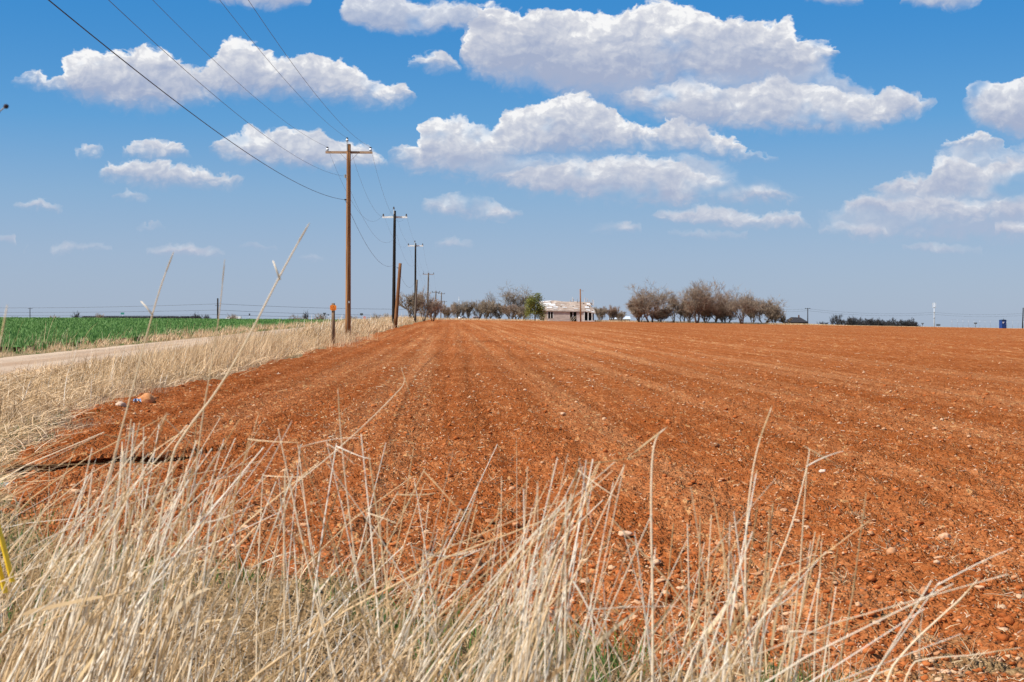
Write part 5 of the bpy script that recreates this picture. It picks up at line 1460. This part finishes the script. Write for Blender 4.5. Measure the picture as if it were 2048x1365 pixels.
# portable toilet
d = 296; x = wx_(2005.5, d); g = gz(x, d); s = d / F
H = EYE + (YH - 639.5) / F * d - g
BL = simple('blue_plastic', (.008, .035, .16), (.015, .06, .24), 3, .4, .4)
o = thing('portable_toilet', 'dark blue portable toilet with a white emblem on the right horizon', 'portable toilet', (x, d, g), .25)
MB().box((0, 0, H * .46), (1.05, 1.05, H * .92)).build('cabin', BL, o)
prism([(-.56, H * .92), (-.50, H * .96), (0, H), (.50, H * .96), (.56, H * .92)], -.56, .56).build('roof', simple('toilet_roof', (.02, .05, .10), (.05, .09, .15), 3, .4), o)
dr = MB().box((.05, -.535, H * .44), (.74, .03, H * .80)).build('door', simple('blue_door', (.010, .045, .19), (.02, .07, .27), 3, .4, .4), o)
MB().box((.34, -.56, H * .45), (.05, .03, .14)).build('handle', M['steel'], dr)
prism([(-.42, H * .74), (-.16, H * .74), (.16, H * .70), (-.10, H * .66), (-.16, H * .56), (-.40, H * .56)], -.565, -.553).build('emblem', WHITE, o)
MB().tube([(.38, .38, H * .9), (.38, .38, H * 1.12)], .05, 10).build('vent_pipe', M['black'], o, True)
# chain-link fence on the right horizon
d = 304
x0_, x1_ = wx_(1900, d), wx_(2080, d)
o = thing('wire_fence', 'thin tall wire fence faint on the right horizon behind the blue toilet', 'fence', ((x0_ + x1_) / 2, d, gz((x0_ + x1_) / 2, d)))
for px in range(1904, 2080, 11):
    xq = wx_(px, d); zq = gz(xq, d) - o.location.z
    MB().tube([(xq - o.location.x, 0, zq), (xq - o.location.x, 0, zq + 1.75)], .018, 6).build('post', M['steel'], o, True)
mb = MB()
for hh in (.5, 1.1, 1.7): mb.tube([(x0_ - o.location.x, -.02, hh + gz(x0_, d) - o.location.z), (x1_ - o.location.x, -.02, hh + gz(x1_, d) - o.location.z)], .008, 5)
mb.build('strand', M['steel'], o)
# sign posts on both horizons
def sign_post(label, px, d, toppy, shape, wpx, hpx, m, second=None):
    x = wx_(px, d); g = gz(x, d); s = d / F; H = EYE + (YH - toppy) / F * d - g
    o = thing('road_sign', label, 'road sign', (x, d, g), random.uniform(-.2, .2))
    MB().tube([(0, 0, 0), (0, 0, H)], .05 if d < 400 else .07, 8).build('post', M['steel'] if second is None else M['pole_grey'], o, True)
    w, h = wpx * s, hpx * s
    if shape == 'tri': prism([(-w / 2, H), (w / 2, H), (0, H - h)], -.09, -.06).build('plate', m, o)
    elif shape == 'oct': prism([(w / 2 * math.cos(a), H - h / 2 + h / 2 * math.sin(a)) for a in [PI / 8 + q * PI / 4 for q in range(8)]], -.09, -.06).build('plate', m, o)
    else: prism([(-w / 2, H), (w / 2, H), (w / 2, H - h), (-w / 2, H - h)], -.09, -.06).build('plate', m, o)
    return o
DK = simple('dark_sign_back', (.07, .085, .10), (.12, .14, .16), 3)
sign_post('triangular road sign seen from behind, left of the orange marker', 649, 430, 626, 'tri', 7, 7, DK)
o = sign_post('pair of small dark signs on one post, right of the triangular sign', 656.5, 430, 629, 'rect', 2.4, 2.6, DK)
s = 430 / F; MB().box((2.6 * s * .95, -.07, o.children[1].data.vertices[0].co.z - 1.3 * s), (2.2 * s, .03, 2.6 * s)).build('plate', DK, o)
sign_post('dark road sign board between the brown and the first black pole', 723, 380, 627, 'rect', 6, 4.2, DK)
o = sign_post('red and white round-cornered sign by the dark sign board', 729, 372, 632.5, 'oct', 6.5, 6.5, simple('red_sign', (.62, .12, .12), (.75, .45, .45), 1.5))
sign_post('tiny green road sign far beyond the crop', 245, 600, 625.5, 'rect', 7, 4, simple('green_sign', (.08, .38, .28), (.12, .46, .34), 2))
sign_post('small upright sign post beyond the crop right of the truck', 499, 520, 627.5, 'rect', 3, 4, DK)
sign_post('small flared sign post on the right horizon beside the far belt', 1845, 360, 646.5, 'tri', 6, 4.5, DK, 1)
sign_post('slanted dark sign panel at the foot of the white mast', 1876.5, 360, 648.5, 'rect', 8, 4, DK)
sign_post('small dark topped post left of the blue toilet', 1951, 330, 645.5, 'rect', 6, 3, DK, 1)
